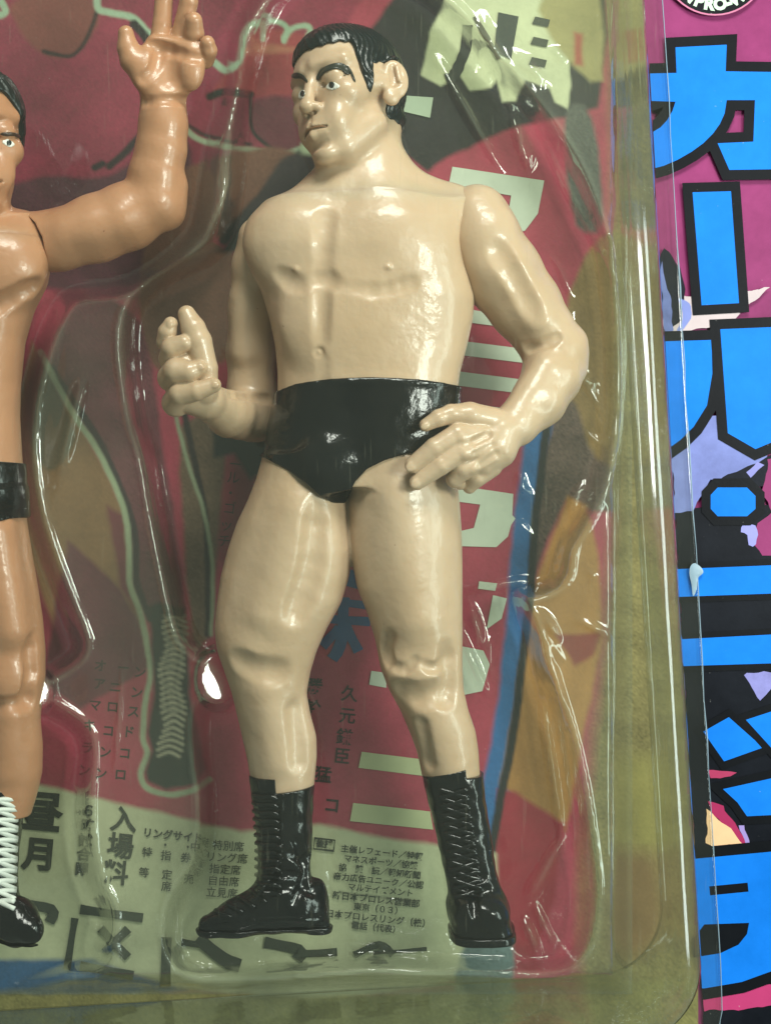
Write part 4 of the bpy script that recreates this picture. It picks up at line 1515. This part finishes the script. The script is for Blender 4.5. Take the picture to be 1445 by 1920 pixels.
def big(pts, ow=20, sm=0):
    sheet('letter_outline', clip_left(offset_poly(pts, ow * 0.95)), (6, 9, 14), speck=0.04)
    return sheet('letter', clip_left(pts), BLUE, smooth=sm, speck=0.08, rough=0.5)


KA = [(1170, 138), (1268, 136), (1266, 88), (1362, 83), (1360, 133), (1500, 135), (1500, 187), (1362, 187), (1358, 212), (1349, 232), (1336, 250), (1318, 268), (1296, 284), (1270, 299), (1245, 310), (1170, 330),
      (1170, 256), (1225, 246), (1238, 238), (1250, 225), (1260, 208), (1266, 190), (1170, 187)]
KB = [(1415, 134), (1500, 135), (1620, 140), (1612, 220), (1590, 300), (1560, 318), (1500, 316), (1367, 318), (1345, 268), (1412, 265), (1415, 187)]
for q in (KA, KB):
    sheet('letter_outline', clip_left(offset_poly(q, 19)), (6, 9, 14), speck=0.04)
for q in (KA, KB):
    sheet('letter', clip_left(q), BLUE, speck=0.08, rough=0.5)
big([(1298, 360), (1370, 358), (1385, 568), (1315, 572)], 19)
big([(1236, 640), (1338, 637), (1334, 660), (1335, 700), (1325, 760), (1300, 800), (1275, 825), (1240, 850), (1236, 760)], 20)
big([(1350, 617), (1446, 613), (1448, 735), (1520, 690), (1560, 760), (1480, 815), (1416, 842), (1364, 812)], 20)
big([(1332, 928), (1345, 914), (1400, 914), (1416, 930), (1416, 954), (1400, 968), (1345, 968), (1332, 954)], 18)
big([(1250, 1068), (1445, 1060), (1610, 1052), (1612, 1240), (1445, 1244), (1255, 1250), (1254, 1200), (1445, 1190), (1560, 1186), (1556, 1110), (1445, 1113), (1252, 1120)], 12)
big([(1318, 1372), (1366, 1345), (1430, 1402), (1357, 1428)], 14)
big([(1398, 1350), (1450, 1333), (1500, 1380), (1456, 1414)], 14)
big([(1355, 1480), (1445, 1460), (1530, 1430), (1560, 1500), (1500, 1526), (1400, 1531), (1382, 1505)], 16)
big([(1290, 1612), (1440, 1598), (1600, 1580), (1610, 1780), (1500, 1812), (1445, 1822), (1390, 1842), (1320, 1854), (1240, 1850), (1250, 1780), (1290, 1760)], 22)
stroke('letter_outline', [(1330, 1671), (1402, 1664)], 17, (8, 12, 18), sm=0)
sheet('letter_outline', [(1320, 1734), (1404, 1731), (1400, 1752), (1384, 1772), (1350, 1788), (1300, 1796), (1300, 1760)], (8, 12, 18))
# round badge at the top
bd = sheet('badge', [(1340 + 98 * math.cos(a * math.pi / 24), -72 + 98 * math.sin(a * math.pi / 24)) for a in range(48)], (10, 14, 18))
stroke('badge_ring', [(1340 + 99 * math.cos(a * math.pi / 24), -72 + 99 * math.sin(a * math.pi / 24)) for a in range(48)], 3, (200, 120, 150), True, 0, par=bd)
for c, a in (('N', 128), ('P', 112), ('R', 98), ('O', 83), ('-', 71), ('W', 58)):
    text(c, 1340 + 80 * math.cos(math.radians(a)), -72 + 80 * math.sin(math.radians(a)), 30, (200, 226, 196), a - 90, 2.0, bd)


# ================================================================== clear plastic
M['tray'] = clear_mat('tray_plastic', (0.96, 0.975, 0.94, 1), 0.045, (0.66, 0.70, 0.52, 1), 0.25, 110.0, 0.0012, 0.07, 0.0, 1.9, 0.35, 'stress')
M['blister'] = clear_mat('blister_plastic', (0.955, 0.98, 0.93, 1), 0.022, (0.70, 0.74, 0.50, 1), 0.22, 110.0, 0.0010, 0.09, 0.07, 1.6, 0.12)

# inner tray: a formed sheet that follows the figures
cav1 = [(640, -60), (520, 20), (470, 180), (455, 330), (420, 470), (300, 540), (255, 620), (268, 760), (292, 850), (308, 940), (322, 1010), (340, 1100), (356, 1170), (372, 1200),
        (402, 1222), (436, 1246), (446, 1286), (428, 1318), (402, 1332), (390, 1352), (392, 1420), (402, 1500), (398, 1580), (380, 1640), (348, 1690), (336, 1730), (340, 1775), (380, 1812), (520, 1806),
        (700, 1790), (900, 1796), (1010, 1800), (1060, 1786), (1084, 1740), (1090, 1660), (1078, 1560), (1056, 1440), (1030, 1340), (1000, 1260), (985, 1200), (960, 1110), (1030, 1080), (1046, 1020), (1080, 960),
        (1120, 860), (1138, 760), (1136, 640), (1126, 540), (1110, 450), (1070, 340), (1012, 244), (900, 110), (800, 10)]
cav2 = [(-460, -120), (440, -120), (430, 60), (420, 160), (390, 260), (370, 380), (340, 450), (240, 520), (130, 540), (84, 600), (56, 680), (38, 760), (32, 850), (44, 950), (70, 1040),
        (104, 1130), (128, 1190), (132, 1216), (110, 1236), (70, 1258), (54, 1290), (64, 1330), (100, 1352), (138, 1380), (146, 1420), (140, 1500), (146, 1600), (166, 1670), (186, 1716), (178, 1766), (120, 1806), (-460, 1810)]
stp = 5.0
xs = np.arange(-455, 1188, stp)
ys = np.arange(-330, 1868, stp)
PX, PY = np.meshgrid(xs, ys, indexing='ij')
s1 = poly_sdf(catmull(cav1, 4, True), PX, PY)
s2 = poly_sdf(catmull(cav2, 4, True), PX, PY)
sd = np.minimum(s1, s2)
rs = np.random.RandomState(7)
wav = lumps(PX, PY * 0.4, 0 * PX, 26, 3) * 5 + lumps(PX, PY * 0.5, 0 * PX, 60, 4) * 8


def sstep(a, b, v):
    t = np.clip((v - a) / (b - a), 0, 1)
    return t * t * (3 - 2 * t)


land = sstep(-6, 34, sd)
crease = np.exp(-((sd - 6) / 9.0) ** 2)
Dt = -205 + 130 * land + wav * (0.5 + 0.5 * land) + crease * lumps(PX, PY, 0 * PX, 5, 12) * 4
Dt = Dt + 9 * np.exp(-((sd - 34) / 7.0) ** 2)
stress = 0.28 * np.exp(-((sd - 30) / 8.0) ** 2) * (0.6 + 0.4 * lumps(PX, PY, 0 * PX, 18, 31)) + 0.06 * land
# sagging folds in the sheet at the upper right and by the feet
for (ax, ay, bx, by, wd, ht) in ((905, 30, 965, 215, 9, 26), (820, 110, 940, 320, 8, 22), (1012, 244, 1150, 520, 7, 30), (960, 215, 990, 320, 8, 20), (1060, 990, 1030, 1090, 7, 26), (880, 1110, 1000, 1084, 7, 22),
                                 (860, 1180, 912, 1300, 7, 26), (1010, 1260, 1052, 1560, 7, 26), (1040, 1250, 1090, 1650, 6, 24), (985, 1700, 1060, 1560, 10, 22), (450, 300, 380, 460, 10, 26), (880, 1130, 905, 1220, 9, 22),
                                 (560, 1830, 760, 1812, 6, 16), (160, 700, 110, 900, 12, 18), (232, 1240, 215, 1460, 4, 10), (980, 1720, 1010, 1790, 8, 24), (1000, 1690, 1040, 1780, 6, 20), (830, 1560, 850, 1740, 8, 18), (600, 1560, 612, 1700, 6, 10)):
    ex, ey = bx - ax, by - ay
    t = np.clip(((PX - ax) * ex + (PY - ay) * ey) / (ex * ex + ey * ey), 0, 1)
    q = np.hypot(PX - ax - t * ex, PY - ay - t * ey)
    fold = np.exp(-(q / wd) ** 2) * np.sin(np.pi * np.clip(t * 0.9 + 0.05, 0, 1))
    Dt = Dt + ht * fold
    stress = stress + 0.14 * fold ** 2
rf = np.random.RandomState(11)
for _ in range(46):
    if _ < 34:
        ax, ay = rf.uniform(890, 1130), rf.uniform(20, 1240)
    else:
        ax, ay = rf.uniform(380, 1060), rf.uniform(1700, 1840)
    an = rf.normal(1.15, 0.45) if _ < 34 else rf.normal(0.2, 0.4)
    ln = rf.uniform(30, 120)
    ex, ey = math.cos(an) * ln, math.sin(an) * ln
    t = np.clip(((PX - ax) * ex + (PY - ay) * ey) / (ex * ex + ey * ey), 0, 1)
    q = np.hypot(PX - ax - t * ex + 5 * np.sin(t * 5 + _), PY - ay - t * ey)
    fold = np.exp(-(q / rf.uniform(4, 9)) ** 2) * np.sin(np.pi * t)
    Dt = Dt + rf.uniform(5, 16) * fold
    stress = stress + 0.05 * fold
# two round nubs that press on the legs
for nx_, ny_, rx_, ry_, top_ in ((408, 1272, 46, 62, 36), (64, 1296, 42, 46, 30)):
    q = np.sqrt(((PX - nx_) / rx_) ** 2 + ((PY - ny_) / ry_) ** 2)
    face = top_ - 0.47 * (PX - (nx_ - 30)) + 0.19 * (PY - ny_) + 0.2 * lumps(PX, PY, 0 * PX, 22, 5)
    w_ = 1 - sstep(0.72, 1.1, q)
    Dt = Dt * (1 - w_) + np.maximum(face, Dt) * w_
edge = sstep(0, 46, np.minimum(np.minimum(xs[-1] - (PX), PX - xs[0]), np.minimum(ys[-1] - PY, PY - ys[0])))
Dt = -214 + (Dt + 214) * edge
fz = (ZC - Dt) / ZC
TV = np.stack([(PX - CXP) * fz, -Dt, (CYP - PY) * fz], -1).reshape(-1, 3)
nX, nY = len(xs), len(ys)
ii = np.arange(nX * nY).reshape(nX, nY)
TQ = np.stack([ii[:-1, :-1], ii[:-1, 1:], ii[1:, 1:], ii[1:, :-1]], -1).reshape(-1, 4)
tray = mesh_obj('inner_tray', TV, TQ, M['tray'])
sa = tray.data.attributes.new('stress', 'FLOAT', 'POINT')
sa.data.foreach_set('value', np.clip(stress, 0, 0.6).astype(np.float32).ravel())
tag(tray, 'clear crinkled inner plastic tray moulded around both figures', 'plastic tray')


# outer blister: rounded box with a flange, leaning with the pack
def pack(px, py):
    """pixel on the card plane -> pack axes"""
    c, s_ = math.cos(ROLL), math.sin(ROLL)
    p = W(px, py, 0)
    return np.array([p[0] * c + p[2] * s_, -p[0] * s_ + p[2] * c])


def unpack(a, b, d):
    c, s_ = math.cos(ROLL), math.sin(ROLL)
    return np.array([a * c - b * s_, -d, a * s_ + b * c])


def rr_loop(x0, x1, z0, z1, r, d, nc=14, ne=30):
    pts = []
    cs = [(x1 - r, z1 - r, 0), (x0 + r, z1 - r, 90), (x0 + r, z0 + r, 180), (x1 - r, z0 + r, 270)]
    for ci, (cx, cz, a0) in enumerate(cs):
        for k in range(nc + 1):
            a = math.radians(a0 + 90 * k / nc)
            pts.append((cx + r * math.cos(a), cz + r * math.sin(a)))
        nx = cs[(ci + 1) % 4]
        a = math.radians(nx[2])
        e = (nx[0] + r * math.cos(a), nx[1] + r * math.sin(a))
        s0 = pts[-1]
        for k in range(1, ne):
            pts.append((s0[0] + (e[0] - s0[0]) * k / ne, s0[1] + (e[1] - s0[1]) * k / ne))
    return [unpack(p[0], p[1], d) for p in pts]


# sides of the box in pack axes (u)
XR, XL, ZB, ZT = 510.0, -1130.0, -958.0, 1330.0
LOOPS = []


def addloop(inset, d, r):
    low = 140 if inset < -50 else 0
    LOOPS.append(rr_loop(XL + inset, XR - inset, ZB + inset - low, ZT - inset, max(r + 30, 4), d))


addloop(-112, DCARD + 12.0, 150)
addloop(-110, DCARD + 16.0, 150)
addloop(-106, DCARD + 14.0, 146)
addloop(-60, DCARD + 14.0, 130)
addloop(-14, DCARD + 14.0, 112)
addloop(-5, DCARD + 16.0, 110)
addloop(0, DCARD + 24.0, 110)
addloop(2, DCARD + 44, 108)
addloop(9, DCARD + 54, 106)
addloop(11, DCARD + 66, 105)
addloop(8, DCARD + 90, 106)
addloop(6, DCARD + 180, 106)
addloop(6, DFRONT - 120, 108)
addloop(6, DFRONT - 60, 110)
for k in range(1, 11):
    a = math.radians(90 * k / 10)
    addloop(6 + 54 * (1 - math.cos(a)), DFRONT - 60 + 54 * math.sin(a), 110 - 54 * (1 - math.cos(a)))
addloop(66, DFRONT - 5.5, 54)
addloop(72, DFRONT - 8, 50)
addloop(82, DFRONT - 8.5, 46)
for ins in (120, 220, 380, 560, 740):
    addloop(ins, DFRONT - 8.5 + 0.004 * ins, 46)
nl = len(LOOPS[0])
BV = [p for L in LOOPS for p in L]
BF = []
for i in range(len(LOOPS) - 1):
    for j in range(nl):
        j2 = (j + 1) % nl
        BF.append((i * nl + j, i * nl + j2, (i + 1) * nl + j2, (i + 1) * nl + j))
BF.append(tuple((len(LOOPS) - 1) * nl + j for j in range(nl)))
blister = mesh_obj('blister_cover', BV, BF, M['blister'])
tag(blister, 'yellowed scuffed clear plastic blister cover over both figures', 'blister pack')

# whitened cut edge of the flange and a torn chip on it
M['cut_edge'] = gloss_mat('cut_edge_plastic', srgb(140, 164, 176), 0.3, 0.4, 300, 0.0004)
er = rr_loop(XL - 112, XR + 112, ZB - 252, ZT + 112, 180, DCARD + 15.0)
rw = np.random.RandomState(5)
ep_ = [p + np.array([rw.normal() * 0.8, 0, rw.normal() * 0.8]) for p in er] + [er[0]]
tube('flange_edge', ep_, [0.7 + 0.5 * abs(rw.normal()) for _ in ep_], M['cut_edge'], blister, 5)
chip = catmull([(1294, 1062), (1302, 1056), (1314, 1064), (1318, 1074), (1308, 1084), (1306, 1104), (1299, 1118), (1296, 1096), (1292, 1076)], 3, True)
cv = [W(p[0], p[1], DCARD + 17) for p in chip] + [W(1302, 1078, DCARD + 19)]
mesh_obj('torn_chip', cv, [(i, (i + 1) % len(chip), len(chip)) for i in range(len(chip))], M['cut_edge'], blister)

# ------------------------------------------------------------------ hang the pack straight, tilt the camera
RM = Matrix.Rotation(ROLL, 4, 'Y')
bpy.context.view_layer.update()
for o in list(COL.objects):
    if o.parent is None:
        o.matrix_world = RM @ o.matrix_world
